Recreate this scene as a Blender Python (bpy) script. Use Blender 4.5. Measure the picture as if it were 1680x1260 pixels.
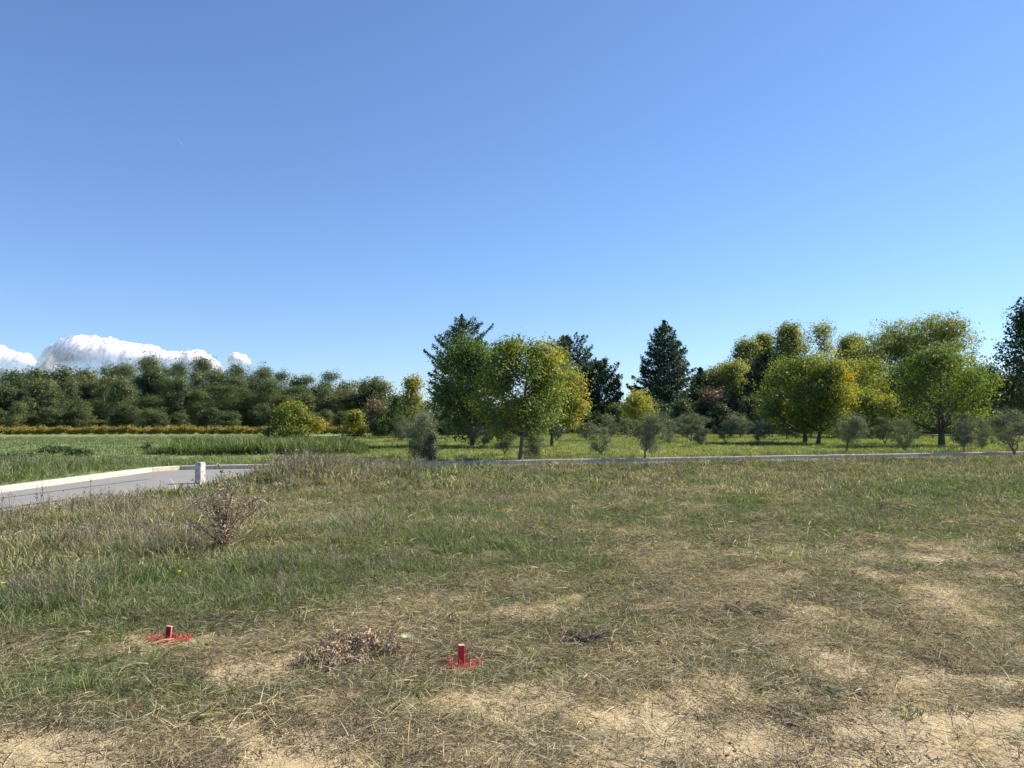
import bpy, math, random
import numpy as np
from math import radians as rad, sin, cos, pi

for o in list(bpy.data.objects): bpy.data.objects.remove(o)
scene = bpy.context.scene
COL = scene.collection

# ------------------------------------------------------------------ camera
F = 1213.0; CAMZ = 1.65; PITCH = math.atan(54/F)
cd = bpy.data.cameras.new('camera'); cam = bpy.data.objects.new('camera', cd); COL.objects.link(cam)
cd.sensor_width = 36; cd.lens = 36*F/1680; cd.clip_start = 0.05; cd.clip_end = 40000
cam.location = (0, 0, CAMZ); cam.rotation_euler = (pi/2+PITCH, 0, 0)
scene.camera = cam
# ------------------------------------------------------------------ light
SUN_EL = 36.0; SUN_AZ = 24.0       # azimuth counted from +X towards +Y
world = bpy.data.worlds.new('World'); scene.world = world; world.use_nodes = True
wn = world.node_tree; wn.nodes.clear()
sky = wn.nodes.new('ShaderNodeTexSky'); sky.sky_type = 'NISHITA'; sky.sun_disc = False
sky.sun_elevation = rad(SUN_EL); sky.sun_rotation = rad(90-SUN_AZ)
sky.altitude = 200; sky.air_density = 1.0; sky.dust_density = 0.12; sky.ozone_density = 4.0
bg = wn.nodes.new('ShaderNodeBackground'); bg.inputs[1].default_value = 0.087
wo = wn.nodes.new('ShaderNodeOutputWorld')
gm = wn.nodes.new('ShaderNodeGamma'); gm.inputs[1].default_value = 0.84
ml = wn.nodes.new('ShaderNodeMix'); ml.data_type = 'RGBA'; ml.blend_type = 'MULTIPLY'; ml.inputs[0].default_value = 1.0; ml.inputs[7].default_value = (0.82, 0.975, 1.24, 1)
wn.links.new(sky.outputs[0], gm.inputs[0]); wn.links.new(gm.outputs[0], ml.inputs[6]); wn.links.new(ml.outputs[2], bg.inputs[0])
wn.links.new(bg.outputs[0], wo.inputs[0])
sl = bpy.data.lights.new('sun', 'SUN'); sl.energy = 5.0; sl.angle = rad(0.5); sl.color = (1.0, 0.92, 0.78)
so = bpy.data.objects.new('sun', sl); COL.objects.link(so)
import mathutils
sd = mathutils.Vector((cos(rad(SUN_EL))*cos(rad(SUN_AZ)), cos(rad(SUN_EL))*sin(rad(SUN_AZ)), sin(rad(SUN_EL))))
so.rotation_euler = sd.to_track_quat('Z', 'Y').to_euler(); so.location = (30, 10, 40)
vs = scene.view_settings; vs.view_transform = 'Standard'; vs.look = 'None'; vs.exposure = 1.08; vs.gamma = 1
vs.use_curve_mapping = False
try: scene.cycles.transparent_max_bounces = 16
except Exception: pass

# ------------------------------------------------------------------ helpers
def ss(x): x = np.clip(x, 0, 1); return x*x*(3-2*x)
def _h(ix, iy, seed):
    n = (ix.astype(np.int64)*374761393 + iy.astype(np.int64)*668265263 + seed*974634777) & 0xffffffff
    n = ((n ^ (n >> 13))*1274126177) & 0xffffffff
    n = (n ^ (n >> 16)) & 0xffffffff
    return n/4294967295.0
def vnoise(x, y, seed=0):
    ix = np.floor(x); iy = np.floor(y); fx = x-ix; fy = y-iy
    fx = fx*fx*(3-2*fx); fy = fy*fy*(3-2*fy)
    a = _h(ix, iy, seed); b = _h(ix+1, iy, seed); c = _h(ix, iy+1, seed); d = _h(ix+1, iy+1, seed)
    return (a*(1-fx)+b*fx)*(1-fy)+(c*(1-fx)+d*fx)*fy
def fbm(x, y, scale, seed=0, octv=4):
    x = np.asarray(x, float)/scale; y = np.asarray(y, float)/scale
    s = 0; a = 0.5; t = 0
    for k in range(octv):
        s = s+a*vnoise(x*2**k+k*17.3, y*2**k-k*9.1, seed+k); t += a; a *= 0.5
    return s/t

def ray(px, py):
    x = (px-840)/F; z = (630-py)/F
    return x, cos(PITCH)-z*sin(PITCH), z*cos(PITCH)+sin(PITCH)
def P(px, py, Y):
    x, y, z = ray(px, py); t = Y/y
    return (x*t, Y, CAMZ+z*t)
def inv(X, Y, Z=0.0):
    # world point -> picture pixel of the photograph (used to look up the vegetation survey tables)
    dz = Z-CAMZ
    d = Y*cos(PITCH)+dz*sin(PITCH); u = -Y*sin(PITCH)+dz*cos(PITCH)
    d = np.maximum(d, 0.2)
    return 840+F*X/d, 630-F*u/d

def mesh(name, V, Q, mat=None, attrs=None, smooth=False):
    me = bpy.data.meshes.new(name)
    V = np.asarray(V, np.float32).reshape(-1, 3); Q = np.asarray(Q, np.int32)
    me.vertices.add(len(V)); me.vertices.foreach_set('co', V.ravel())
    if len(Q):
        k = Q.shape[1]
        me.loops.add(Q.size); me.loops.foreach_set('vertex_index', Q.ravel())
        me.polygons.add(len(Q)); me.polygons.foreach_set('loop_start', np.arange(len(Q), dtype=np.int32)*k)
        try: me.polygons.foreach_set('loop_total', np.full(len(Q), k, np.int32))
        except Exception: pass
    me.update(calc_edges=True)
    if len(Q): me.polygons.foreach_set('use_smooth', np.full(len(Q), bool(smooth)))
    for n, a in (attrs or {}).items():
        a = np.asarray(a, np.float32)
        if a.ndim == 1:
            at_ = me.attributes.new(n, 'FLOAT', 'POINT'); at_.data.foreach_set('value', a)
        else:
            at_ = me.attributes.new(n, 'FLOAT_VECTOR', 'POINT'); at_.data.foreach_set('vector', a.ravel())
    if mat: me.materials.append(mat)
    me.validate(); return me
def link(name, me, parent=None):
    o = bpy.data.objects.new(name, me); COL.objects.link(o)
    if parent is not None: o.parent = parent
    return o
def tag(o, label=None, cat=None, group=None, kind=None):
    if label: o['label'] = label
    if cat: o['category'] = cat
    if group: o['group'] = group
    if kind: o['kind'] = kind
    return o
def thing(name, loc, label, cat, group=None, rz=0, sc=(1, 1, 1)):
    o = bpy.data.objects.new(name, None); COL.objects.link(o); o.empty_display_size = 0.1
    o.location = loc; o.rotation_euler = (0, 0, rz); o.scale = sc
    return tag(o, label, cat, group)

class MB:
    """collects quads"""
    def __init__(s): s.V = []; s.Q = []; s.n = 0; s.A = []
    def add(s, V, Q, a=0.5):
        V = np.asarray(V, float); s.V.append(V); s.Q.append(np.asarray(Q)+s.n); s.n += len(V)
        s.A.append(np.full(len(V), a) if np.isscalar(a) else np.asarray(a))
    def tube(s, pts, radii, k=6, a=0.5, cap=False):
        pts = np.asarray(pts, float); n = len(pts); radii = np.asarray(radii, float)
        t = np.gradient(pts, axis=0); t /= np.linalg.norm(t, axis=1)[:, None]+1e-9
        ref = np.array([1.0, 0.13, 0]) if abs(t[0][0]) < 0.8 else np.array([0, 1.0, 0.1])
        u = np.cross(t, ref); u /= np.linalg.norm(u, axis=1)[:, None]+1e-9
        w = np.cross(t, u)
        an = np.arange(k)*2*pi/k
        V = pts[:, None, :]+radii[:, None, None]*(np.cos(an)[None, :, None]*u[:, None, :]+np.sin(an)[None, :, None]*w[:, None, :])
        V = V.reshape(-1, 3)
        Q = []
        for i in range(n-1):
            for j in range(k):
                Q.append((i*k+j, i*k+(j+1) % k, (i+1)*k+(j+1) % k, (i+1)*k+j))
        if cap and k == 4: Q.append(((n-1)*k, (n-1)*k+1, (n-1)*k+2, (n-1)*k+3))
        s.add(V, Q, a)
    def box(s, c, d, rz=0, a=0.5, bev=0.0):
        x, y, z = np.array(d)/2.0
        if bev:
            b = bev
            ring = [(x-b, y), (-(x-b), y), (-x, y-b), (-x, -(y-b)), (-(x-b), -y), (x-b, -y), (x, -(y-b)), (x, y-b)]
            rin = [(p*(x-b)/x, q*(y-b)/y) for p, q in ring]
            V = [(p, q, -z) for p, q in ring]+[(p, q, z-b) for p, q in ring]+[(p, q, z) for p, q in rin]
            Q = []
            for L in (0, 8):
                for j in range(8): Q.append((L+j, L+(j+1) % 8, L+8+(j+1) % 8, L+8+j))
            Q += [(16, 17, 18, 19), (16, 19, 20, 23), (20, 21, 22, 23)]
            V = np.array(V)
        else:
            V = np.array([(i*x, j*y, k*z) for k in (-1, 1) for i, j in ((-1, -1), (1, -1), (1, 1), (-1, 1))])
            Q = [(3, 2, 1, 0), (4, 5, 6, 7), (0, 1, 5, 4), (1, 2, 6, 5), (2, 3, 7, 6), (3, 0, 4, 7)]
        R = np.array([[cos(rz), -sin(rz), 0], [sin(rz), cos(rz), 0], [0, 0, 1]])
        s.add(V@R.T+np.array(c), Q, a)
    def build(s, name, mat, parent=None, smooth=False, data_only=False):
        me = mesh(name, np.concatenate(s.V), np.concatenate([np.asarray(q).reshape(-1, 4) for q in s.Q]), mat, {'v': np.concatenate(s.A)}, smooth)
        return me if data_only else link(name, me, parent)

def blades(mb, base, az, length, lean, width, rng, curve=0.6, segs=3, v=None, flat=False):
    """n curved tapering blades; arrays"""
    n = len(length)
    s = np.linspace(0, 1, segs+1)
    ang = lean[:, None]+curve*s[None, :]*(rng.uniform(0.4, 1.3, n)[:, None])
    ang = np.minimum(ang, 2.3)
    ds = length[:, None]/segs
    hx = np.concatenate([np.zeros((n, 1)), np.cumsum(np.sin(ang[:, 1:])*ds, 1)], 1)
    hz = np.concatenate([np.zeros((n, 1)), np.cumsum(np.cos(ang[:, 1:])*ds, 1)], 1)
    side = np.stack([-np.sin(az), np.cos(az)], 1)
    tw = rng.normal(0, 0.5, n)
    w = width[:, None]*np.array([1.0]+[1-0.8*(q**1.5) for q in s[1:]])[None, :]*0.5
    C = np.zeros((n, segs+1, 3))
    C[:, :, 0] = base[:, 0:1]+hx*np.cos(az)[:, None]
    C[:, :, 1] = base[:, 1:2]+hx*np.sin(az)[:, None]
    C[:, :, 2] = base[:, 2:3]+hz
    S = np.zeros((n, 1, 3)); S[:, 0, 0] = side[:, 0]; S[:, 0, 1] = side[:, 1]; S[:, 0, 2] = tw
    L = C-S*w[:, :, None]; R = C+S*w[:, :, None]
    V = np.stack([L, R], 2).reshape(-1, 3)
    b = (np.arange(n)*(segs+1)*2)[:, None]+(np.arange(segs)*2)[None, :]
    Q = np.stack([b, b+1, b+3, b+2], 2).reshape(-1, 4)
    if v is None: v = rng.random(n)
    mb.add(V, Q, np.repeat(v, (segs+1)*2))

# ------------------------------------------------------------------ materials
def newmat(name):
    m = bpy.data.materials.new(name); m.use_nodes = True; nt = m.node_tree; nt.nodes.clear()
    out = nt.nodes.new('ShaderNodeOutputMaterial'); return m, nt, out
def ramp(nt, stops, fac=None):
    r = nt.nodes.new('ShaderNodeValToRGB'); el = r.color_ramp.elements
    while len(el) < len(stops): el.new(0.5)
    for e, (p, c) in zip(el, stops): e.position = p; e.color = (*c, 1)
    if fac is not None: nt.links.new(fac, r.inputs[0])
    return r.outputs[0]
def noise(nt, scale, detail=4, rough=0.6, coord=None, obj=False):
    n = nt.nodes.new('ShaderNodeTexNoise'); n.inputs['Scale'].default_value = scale
    n.inputs['Detail'].default_value = detail; n.inputs['Roughness'].default_value = rough
    if coord is None:
        if obj: tc = nt.nodes.new('ShaderNodeTexCoord'); coord = tc.outputs['Object']
        else: g = nt.nodes.new('ShaderNodeNewGeometry'); coord = g.outputs['Position']
    nt.links.new(coord, n.inputs['Vector']); return n.outputs[0]
def mix(nt, f, a, b, mode='MIX'):
    m = nt.nodes.new('ShaderNodeMix'); m.data_type = 'RGBA'; m.blend_type = mode
    for s, x in ((0, f), (6, a), (7, b)):
        if isinstance(x, (int, float)): m.inputs[s].default_value = x
        elif isinstance(x, tuple): m.inputs[s].default_value = (*x, 1)
        else: nt.links.new(x, m.inputs[s])
    return m.outputs[2]
def mth(nt, op, a, b=None, c=None):
    m = nt.nodes.new('ShaderNodeMath'); m.operation = op
    for i, x in enumerate((a, b, c)):
        if x is None: continue
        if isinstance(x, (int, float)): m.inputs[i].default_value = x
        else: nt.links.new(x, m.inputs[i])
    return m.outputs[0]
def attr(nt, name, kind='GEOMETRY'):
    a = nt.nodes.new('ShaderNodeAttribute'); a.attribute_name = name; a.attribute_type = kind; return a
def leafshader(nt, out, col, trans=0.35, rough=0.6, tcol=None, gloss=0.04):
    d = nt.nodes.new('ShaderNodeBsdfDiffuse'); t = nt.nodes.new('ShaderNodeBsdfTranslucent')
    g = nt.nodes.new('ShaderNodeBsdfGlossy'); g.inputs['Roughness'].default_value = rough
    g.inputs['Color'].default_value = (0.9, 0.95, 1, 1)
    m = nt.nodes.new('ShaderNodeMixShader'); m.inputs[0].default_value = trans
    m2 = nt.nodes.new('ShaderNodeMixShader'); m2.inputs[0].default_value = gloss
    nt.links.new(col, d.inputs[0]); nt.links.new(tcol or col, t.inputs[0])
    nt.links.new(d.outputs[0], m.inputs[1]); nt.links.new(t.outputs[0], m.inputs[2])
    nt.links.new(m.outputs[0], m2.inputs[1]); nt.links.new(g.outputs[0], m2.inputs[2])
    nt.links.new(m2.outputs[0], out.inputs[0])
def leafmat(name, stops, trans=0.35, gloss=0.04, var=0.25):
    m, nt, out = newmat(name)
    v = attr(nt, 'v').outputs['Fac']
    oi = nt.nodes.new('ShaderNodeObjectInfo')
    n = noise(nt, 0.9, 2, 0.5)
    f = mth(nt, 'ADD', v, mth(nt, 'MULTIPLY', mth(nt, 'SUBTRACT', n, 0.5), 0.5))
    f = mth(nt, 'ADD', f, mth(nt, 'MULTIPLY', mth(nt, 'SUBTRACT', oi.outputs['Random'], 0.5), var))
    col = ramp(nt, stops, f)
    tc = mix(nt, 1.0, col, (1.25, 1.3, 0.7), 'MULTIPLY')
    leafshader(nt, out, col, trans, 0.55, tc, gloss); return m
def barkmat(name, a, b, sc=18):
    m, nt, out = newmat(name)
    p = nt.nodes.new('ShaderNodeBsdfPrincipled'); p.inputs['Roughness'].default_value = 0.9
    n = noise(nt, sc, 5, 0.7); nt.links.new(ramp(nt, [(0.3, a), (0.7, b)], n), p.inputs['Base Color'])
    bp = nt.nodes.new('ShaderNodeBump'); bp.inputs['Strength'].default_value = 0.8; bp.inputs['Distance'].default_value = 0.02
    nt.links.new(n, bp.inputs['Height']); nt.links.new(bp.outputs[0], p.inputs['Normal'])
    nt.links.new(p.outputs[0], out.inputs[0]); return m

M = {}
M['maple'] = leafmat('autumn_green_leaf', [(0.0, (0.055, 0.095, 0.010)), (0.45, (0.115, 0.16, 0.016)), (0.75, (0.22, 0.22, 0.018)), (1.0, (0.42, 0.29, 0.02))], 0.5)
M['yellow'] = leafmat('yellow_leaf', [(0.0, (0.12, 0.15, 0.016)), (0.4, (0.24, 0.245, 0.022)), (0.8, (0.38, 0.33, 0.03)), (1.0, (0.46, 0.28, 0.02))], 0.5)
M['greentree'] = leafmat('deep_green_leaf', [(0.0, (0.024, 0.052, 0.009)), (0.5, (0.045, 0.082, 0.013)), (0.85, (0.085, 0.115, 0.018)), (1.0, (0.16, 0.15, 0.02))], 0.35)
M['poplar'] = leafmat('pale_green_leaf', [(0.0, (0.11, 0.135, 0.035)), (0.5, (0.21, 0.23, 0.06)), (0.85, (0.27, 0.28, 0.09)), (1.0, (0.33, 0.30, 0.09))], 0.55)
M['olive'] = leafmat('grey_olive_leaf', [(0.0, (0.085, 0.105, 0.055)), (0.5, (0.16, 0.18, 0.105)), (1.0, (0.30, 0.31, 0.21))], 0.25, 0.04)
M['conifer'] = leafmat('dark_needle', [(0.0, (0.024, 0.050, 0.026)), (0.6, (0.05, 0.088, 0.042)), (1.0, (0.10, 0.14, 0.062))], 0.2, 0.03, 0.1)
M['pine'] = leafmat('pine_needle', [(0.0, (0.055, 0.082, 0.03)), (0.5, (0.11, 0.145, 0.048)), (1.0, (0.19, 0.21, 0.075))], 0.35, 0.03, 0.35)
M['forest'] = leafmat('wood_leaf', [(0.0, (0.045, 0.068, 0.022)), (0.5, (0.09, 0.118, 0.034)), (0.85, (0.155, 0.165, 0.05)), (1.0, (0.21, 0.18, 0.06))], 0.4, 0.04, 0.5)
M['brown'] = leafmat('russet_leaf', [(0.0, (0.09, 0.07, 0.045)), (0.5, (0.17, 0.12, 0.075)), (1.0, (0.26, 0.17, 0.09))], 0.3)
M['vine'] = leafmat('vine_leaf', [(0.0, (0.15, 0.15, 0.03)), (0.4, (0.32, 0.26, 0.04)), (0.8, (0.38, 0.27, 0.05)), (1.0, (0.26, 0.13, 0.04))], 0.3, 0.03, 0.5)
M['bark'] = barkmat('dark_bark', (0.05, 0.04, 0.03), (0.13, 0.11, 0.09))
M['bark_olive'] = barkmat('olive_bark', (0.06, 0.05, 0.04), (0.19, 0.165, 0.13))
M['bark_pale'] = barkmat('pale_bark', (0.12, 0.10, 0.08), (0.32, 0.29, 0.24))
M['twig'] = barkmat('dry_twig', (0.09, 0.065, 0.05), (0.22, 0.17, 0.13), 60)

def grassmat(name, dry, green, trans=0.3):
    m, nt, out = newmat(name)
    v = attr(nt, 'v').outputs['Fac']; t = attr(nt, 'tint', 'INSTANCER').outputs['Fac']
    c1 = ramp(nt, dry, v); c2 = ramp(nt, green, v)
    # each blade crosses from dry to green at its own threshold
    f = mth(nt, 'ADD', mth(nt, 'MULTIPLY', mth(nt, 'SUBTRACT', t, mth(nt, 'FRACT', mth(nt, 'MULTIPLY', v, 7.31))), 4.0), 0.5)
    m_ = nt.nodes.new('ShaderNodeClamp'); nt.links.new(f, m_.inputs[0])
    col = mix(nt, m_.outputs[0], c1, c2)
    oi = nt.nodes.new('ShaderNodeObjectInfo'); hv = nt.nodes.new('ShaderNodeHueSaturation'); nt.links.new(col, hv.inputs['Color'])
    nt.links.new(mth(nt, 'ADD', mth(nt, 'MULTIPLY', oi.outputs['Random'], 0.75), 0.66), hv.inputs['Value']); nt.links.new(mth(nt, 'ADD', mth(nt, 'MULTIPLY', mth(nt, 'FRACT', mth(nt, 'MULTIPLY', oi.outputs['Random'], 13.7)), 0.5), 0.72), hv.inputs['Saturation']); col = hv.outputs[0]
    leafshader(nt, out, col, trans, 0.5, mix(nt, 1.0, col, (1.2, 1.2, 0.7), 'MULTIPLY'), 0.012)
    return m
DRY = [(0.0, (0.11, 0.085, 0.055)), (0.45, (0.32, 0.265, 0.16)), (1.0, (0.60, 0.51, 0.32))]
GRN = [(0.0, (0.050, 0.085, 0.027)), (0.5, (0.115, 0.165, 0.052)), (1.0, (0.23, 0.27, 0.10))]
M['grass'] = grassmat('meadow_grass', DRY, GRN)
M['dryweed'] = grassmat('dry_weed', [(0.0, (0.09, 0.07, 0.055)), (0.5, (0.21, 0.175, 0.14)), (1.0, (0.40, 0.34, 0.265))], GRN, 0.15)
M['darklitter'] = grassmat('mouldering_litter', [(0.0, (0.05, 0.04, 0.032)), (0.6, (0.12, 0.095, 0.07)), (1.0, (0.26, 0.20, 0.14))], GRN, 0.1)
M['orchard'] = grassmat('orchard_grass', [(0.0, (0.14, 0.14, 0.05)), (1.0, (0.34, 0.32, 0.15))],
                        [(0.0, (0.065, 0.115, 0.02)), (0.5, (0.155, 0.20, 0.05)), (1.0, (0.26, 0.30, 0.09))], 0.45)
M['field'] = grassmat('field_crop', [(0.0, (0.16, 0.15, 0.07)), (1.0, (0.36, 0.33, 0.18))],
                      [(0.0, (0.05, 0.095, 0.03)), (0.5, (0.15, 0.19, 0.08)), (1.0, (0.22, 0.255, 0.12))], 0.3)
def plain(name, c, rough=0.8, c2=None, sc=30, bump=0.0, trans=None):
    m, nt, out = newmat(name)
    p = nt.nodes.new('ShaderNodeBsdfPrincipled'); p.inputs['Roughness'].default_value = rough
    n = noise(nt, sc, 5, 0.65)
    nt.links.new(ramp(nt, [(0.3, c2 or tuple(x*0.75 for x in c)), (0.7, c)], n), p.inputs['Base Color'])
    if bump:
        bp = nt.nodes.new('ShaderNodeBump'); bp.inputs['Strength'].default_value = bump; bp.inputs['Distance'].default_value = 0.01
        nt.links.new(n, bp.inputs['Height']); nt.links.new(bp.outputs[0], p.inputs['Normal'])
    nt.links.new(p.outputs[0], out.inputs[0]); return m
M['red'] = plain('red_paint', (0.62, 0.035, 0.045), 0.55, (0.42, 0.02, 0.03), 60, 0.3)
M['redstraw'] = plain('red_sprayed_straw', (0.75, 0.06, 0.07), 0.7, (0.45, 0.05, 0.045), 45)
M['frontshade'] = plain('stake_front_shade', (0.13, 0.03, 0.03), 0.85, (0.06, 0.02, 0.02), 80)  # dark tone of the stake's shaded front, put into the colour
M['pinkedge'] = plain('lit_worn_pink_edge', (0.62, 0.36, 0.30), 0.8, (0.5, 0.22, 0.2), 120)  # worn paint, paled further to stand for sunlit edges
M['concrete'] = plain('kerb_concrete', (0.56, 0.51, 0.41), 0.9, (0.36, 0.33, 0.26), 6, 0.4)
M['postpaint'] = plain('weathered_white_paint', (0.62, 0.60, 0.54), 0.85, (0.24, 0.225, 0.2), 11, 0.6)
M['clod'] = plain('soil_clod', (0.25, 0.19, 0.12), 0.95, (0.09, 0.07, 0.05), 50)
M['stone'] = plain('pale_stone', (0.42, 0.39, 0.34), 0.9, (0.28, 0.26, 0.22), 40)
M['thatch'] = plain('dead_thistle', (0.60, 0.45, 0.27), 0.9, (0.17, 0.12, 0.075), 50)
M['paletwig'] = plain('pale_dry_stem', (0.36, 0.29, 0.2), 0.9, (0.18, 0.14, 0.1), 50)
M['head'] = plain('thistle_head', (0.55, 0.45, 0.31), 0.9, (0.20, 0.145, 0.095), 90)
M['darkhead'] = plain('dark_seed_head', (0.075, 0.06, 0.05), 0.9, (0.04, 0.03, 0.028), 90)
M['down'] = leafmat('white_down', [(0.0, (0.6, 0.57, 0.5)), (1.0, (0.8, 0.78, 0.72))], 0.4)
M['petal'] = leafmat('yellow_petal', [(0.0, (0.75, 0.6, 0.02)), (1.0, (0.85, 0.75, 0.05))], 0.3)
M['frame'] = plain('pale_frame_paint', (0.62, 0.58, 0.48), 0.7)

# ------------------------------------------------------------------ road geometry
LINE = lambda X, off=0.0: 23.0+0.284*(X+10.8)-off*1.04
def chaikin(p, n=2):
    p = np.array(p, float)
    for _ in range(n):
        q = [p[0]]
        for a, b in zip(p[:-1], p[1:]): q += [a*0.75+b*0.25, a*0.25+b*0.75]
        q.append(p[-1]); p = np.array(q)
    return p
EDGE_FAR = np.concatenate([chaikin([(-17.0, -14), (-13.6, 0), (-12.0, 9), (-11.3, 14), (-11.1, 17.5), (-10.85, 22.2)], 2),
                           chaikin([(-10.85, 22.2), (-10.8, 23.0), (-10.0, LINE(-10.0))], 1)[1:], [(10, LINE(10)), (60, LINE(60))]])
EDGE_NEAR = chaikin([(-13.0, -14), (-10.6, 0), (-9.5, 8), (-8.7, 12.6), (-7.75, 15.3), (-7.0, 17.3), (-5.6, 19.6), (-2.5, LINE(-2.5, 3.2)), (3, LINE(3, 3.1)), (30, LINE(30, 3.1)), (60, LINE(60, 3.1))], 2)
POLY = np.concatenate([EDGE_FAR, EDGE_NEAR[::-1]])
def seg_dist(x, y, pl, closed=False):
    d = np.full(np.shape(x), 1e9)
    pts = list(pl)+([pl[0]] if closed else [])
    for a, b in zip(pts[:-1], pts[1:]):
        ab = b-a; L = ab@ab+1e-12
        t = np.clip(((x-a[0])*ab[0]+(y-a[1])*ab[1])/L, 0, 1)
        d = np.minimum(d, np.hypot(x-a[0]-t*ab[0], y-a[1]-t*ab[1]))
    return d
def inside(x, y, pl):
    c = np.zeros(np.shape(x), bool); n = len(pl)
    for i in range(n):
        x1, y1 = pl[i]; x2, y2 = pl[(i+1) % n]
        if y1 == y2: continue
        m = ((y1 > y) != (y2 > y)) & (x < (x2-x1)*(y-y1)/(y2-y1)+x1)
        c ^= m
    return c
def road_d(x, y):
    """signed distance from the carriageway, positive outside"""
    d = seg_dist(x, y, POLY, True)
    return np.where(inside(x, y, POLY), -d, d)
def farside(x, y): return (y > LINE(x)-1.5) | ((x < -9.7) & (seg_dist(x, y, EDGE_FAR) < seg_dist(x, y, EDGE_NEAR)))

def terrain(x, y, fine=True):
    x = np.asarray(x, float); y = np.asarray(y, float)
    z = -0.6*ss((y-34)/60)*ss((6-x)/30)
    z = z+0.24*np.exp(-((x+4.3)/2.6)**2-((y-18.3)/2.0)**2)
    d = road_d(x, y)
    near = ~farside(x, y)
    amp = ss((d-0.3)/2.0)
    b = 0.09*(fbm(x, y, 2.6, 5, 3)-0.5)
    if fine: b = b+(0.05*(fbm(x, y, 0.45, 9, 4)-0.5)+0.012*(fbm(x, y, 0.09, 31, 2)-0.5))*np.exp(-np.hypot(x, y)/18)
    z = z+b*amp*np.where(near, 1.0, 0.9)
    for (cx, cy, r, h) in HOLLOWS: z = z-h*np.exp(-((x-cx)**2+(y-cy)**2)/r**2)
    z = z+np.where(near & (x > -6), 0.11*np.exp(-np.maximum(d-0.4, 0)/1.6)*ss(d/0.6), 0)
    z = np.where(near, z, z+0.07*np.exp(-np.maximum(d, 0)/4))
    s = ss((d-np.where(near, -0.12, 0.04))/0.35)
    return -0.07*(1-s)+z*s
HOLLOWS = []
def at(px, py):
    """ground point seen at this pixel of the photograph"""
    x, y, z = ray(px, py); t = CAMZ/-z if z < 0 else 300
    for _ in range(8):
        g = float(terrain(np.array([x*t]), np.array([y*t]), False)[0]); t = 0.5*t+0.5*(g-CAMZ)/z
    return (x*t, y*t, float(terrain(np.array([x*t]), np.array([y*t]), True)[0]))
S1 = at(276, 1050); S2 = at(756, 1091)
DB = at(668, 1053)
HOLLOWS += [(S1[0], S1[1], 0.12, 0.015), (S2[0], S2[1]+0.02, 0.12, 0.03)]

# survey of the cover: rows are picture heights, columns run left to right every 210 px
ROWS = [745, 770, 800, 850, 900, 950, 1000, 1050, 1100, 1150, 1200, 1260, 1500]
def tab(s): return np.array([[float(v) for v in r.split()] for r in s.strip().split('\n')])
GREEN = tab("""
.40 .40 .60 .50 .45 .40 .40 .40 .40
.35 .35 .50 .50 .42 .36 .36 .38 .38
.25 .30 .55 .52 .42 .36 .42 .50 .55
.22 .28 .38 .58 .50 .42 .42 .60 .52
.42 .48 .62 .62 .62 .42 .38 .38 .42
.62 .62 .68 .62 .50 .36 .34 .36 .38
.88 .82 .66 .50 .34 .36 .32 .36 .34
.80 .50 .52 .30 .40 .34 .24 .36 .28
.42 .48 .42 .32 .34 .22 .22 .28 .24
.50 .48 .30 .26 .18 .18 .24 .18 .14
.15 .32 .22 .20 .14 .12 .12 .08 .04
.06 .08 .12 .08 .08 .08 .08 .02 .02
.05 .05 .05 .05 .05 .05 .05 .02 .02""")
BARE = tab("""
0 0 0 0 0 0 0 0 0
0 0 0 0 0 0 0 0 0
0 0 0 0 0 0 0 .05 0
0 0 0 0 0 .05 .05 .10 .05
0 0 0 0 .05 .12 .15 .20 .15
0 0 0 0 .12 .22 .48 .25 .40
0 0 .02 .2 .50 .20 .38 .40 .30
.02 .10 .12 .22 .18 .22 .42 .22 .32
.15 .25 .38 .22 .24 .42 .30 .32 .42
.22 .22 .30 .34 .48 .44 .50 .50 .62
.60 .38 .55 .46 .50 .55 .62 .82 .90
.80 .70 .78 .66 .58 .66 .72 .92 .92
.8 .8 .8 .8 .8 .8 .8 .9 .9""")
TALL = tab("""
.22 .30 .65 .24 .16 .14 .14 .14 .16
.28 .30 .72 .30 .20 .17 .17 .17 .18
.28 .26 .34 .26 .20 .16 .15 .16 .16
.30 .28 .26 .24 .18 .14 .12 .13 .13
.36 .32 .28 .22 .15 .11 .09 .09 .10
.34 .30 .26 .19 .12 .08 .07 .07 .07
.26 .20 .16 .11 .08 .07 .06 .07 .06
.22 .09 .08 .07 .07 .06 .05 .06 .06
.10 .08 .07 .06 .06 .05 .05 .05 .05
.12 .09 .06 .06 .05 .05 .05 .05 .05
.05 .06 .05 .05 .05 .05 .05 .04 .04
.05 .05 .05 .05 .05 .05 .05 .04 .04
.05 .05 .05 .05 .05 .05 .05 .04 .04""")
def look(T, x, y):
    px, py = inv(x, y)
    u = np.clip(px/210, 0, 7.999); i = u.astype(int); fu = u-i
    r = np.clip(np.interp(py, ROWS, np.arange(len(ROWS))), 0, len(ROWS)-1.001); j = r.astype(int); fr = r-j
    return (T[j, i]*(1-fu)+T[j, i+1]*fu)*(1-fr)+(T[j+1, i]*(1-fu)+T[j+1, i+1]*fu)*fr
BSPOTS = [(850, 1005, 70, 12), (1275, 942, 45, 10), (1385, 1000, 50, 12), (1170, 1060, 60, 14), (440, 1100, 70, 14), (1180, 1110, 70, 12),
          (1560, 1130, 90, 22), (140, 1225, 130, 16), (470, 1215, 90, 18), (820, 1160, 80, 12), (1080, 1180, 110, 16), (1500, 1215, 200, 26), (1520, 940, 60, 9), (1650,1120,60,20)]
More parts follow.
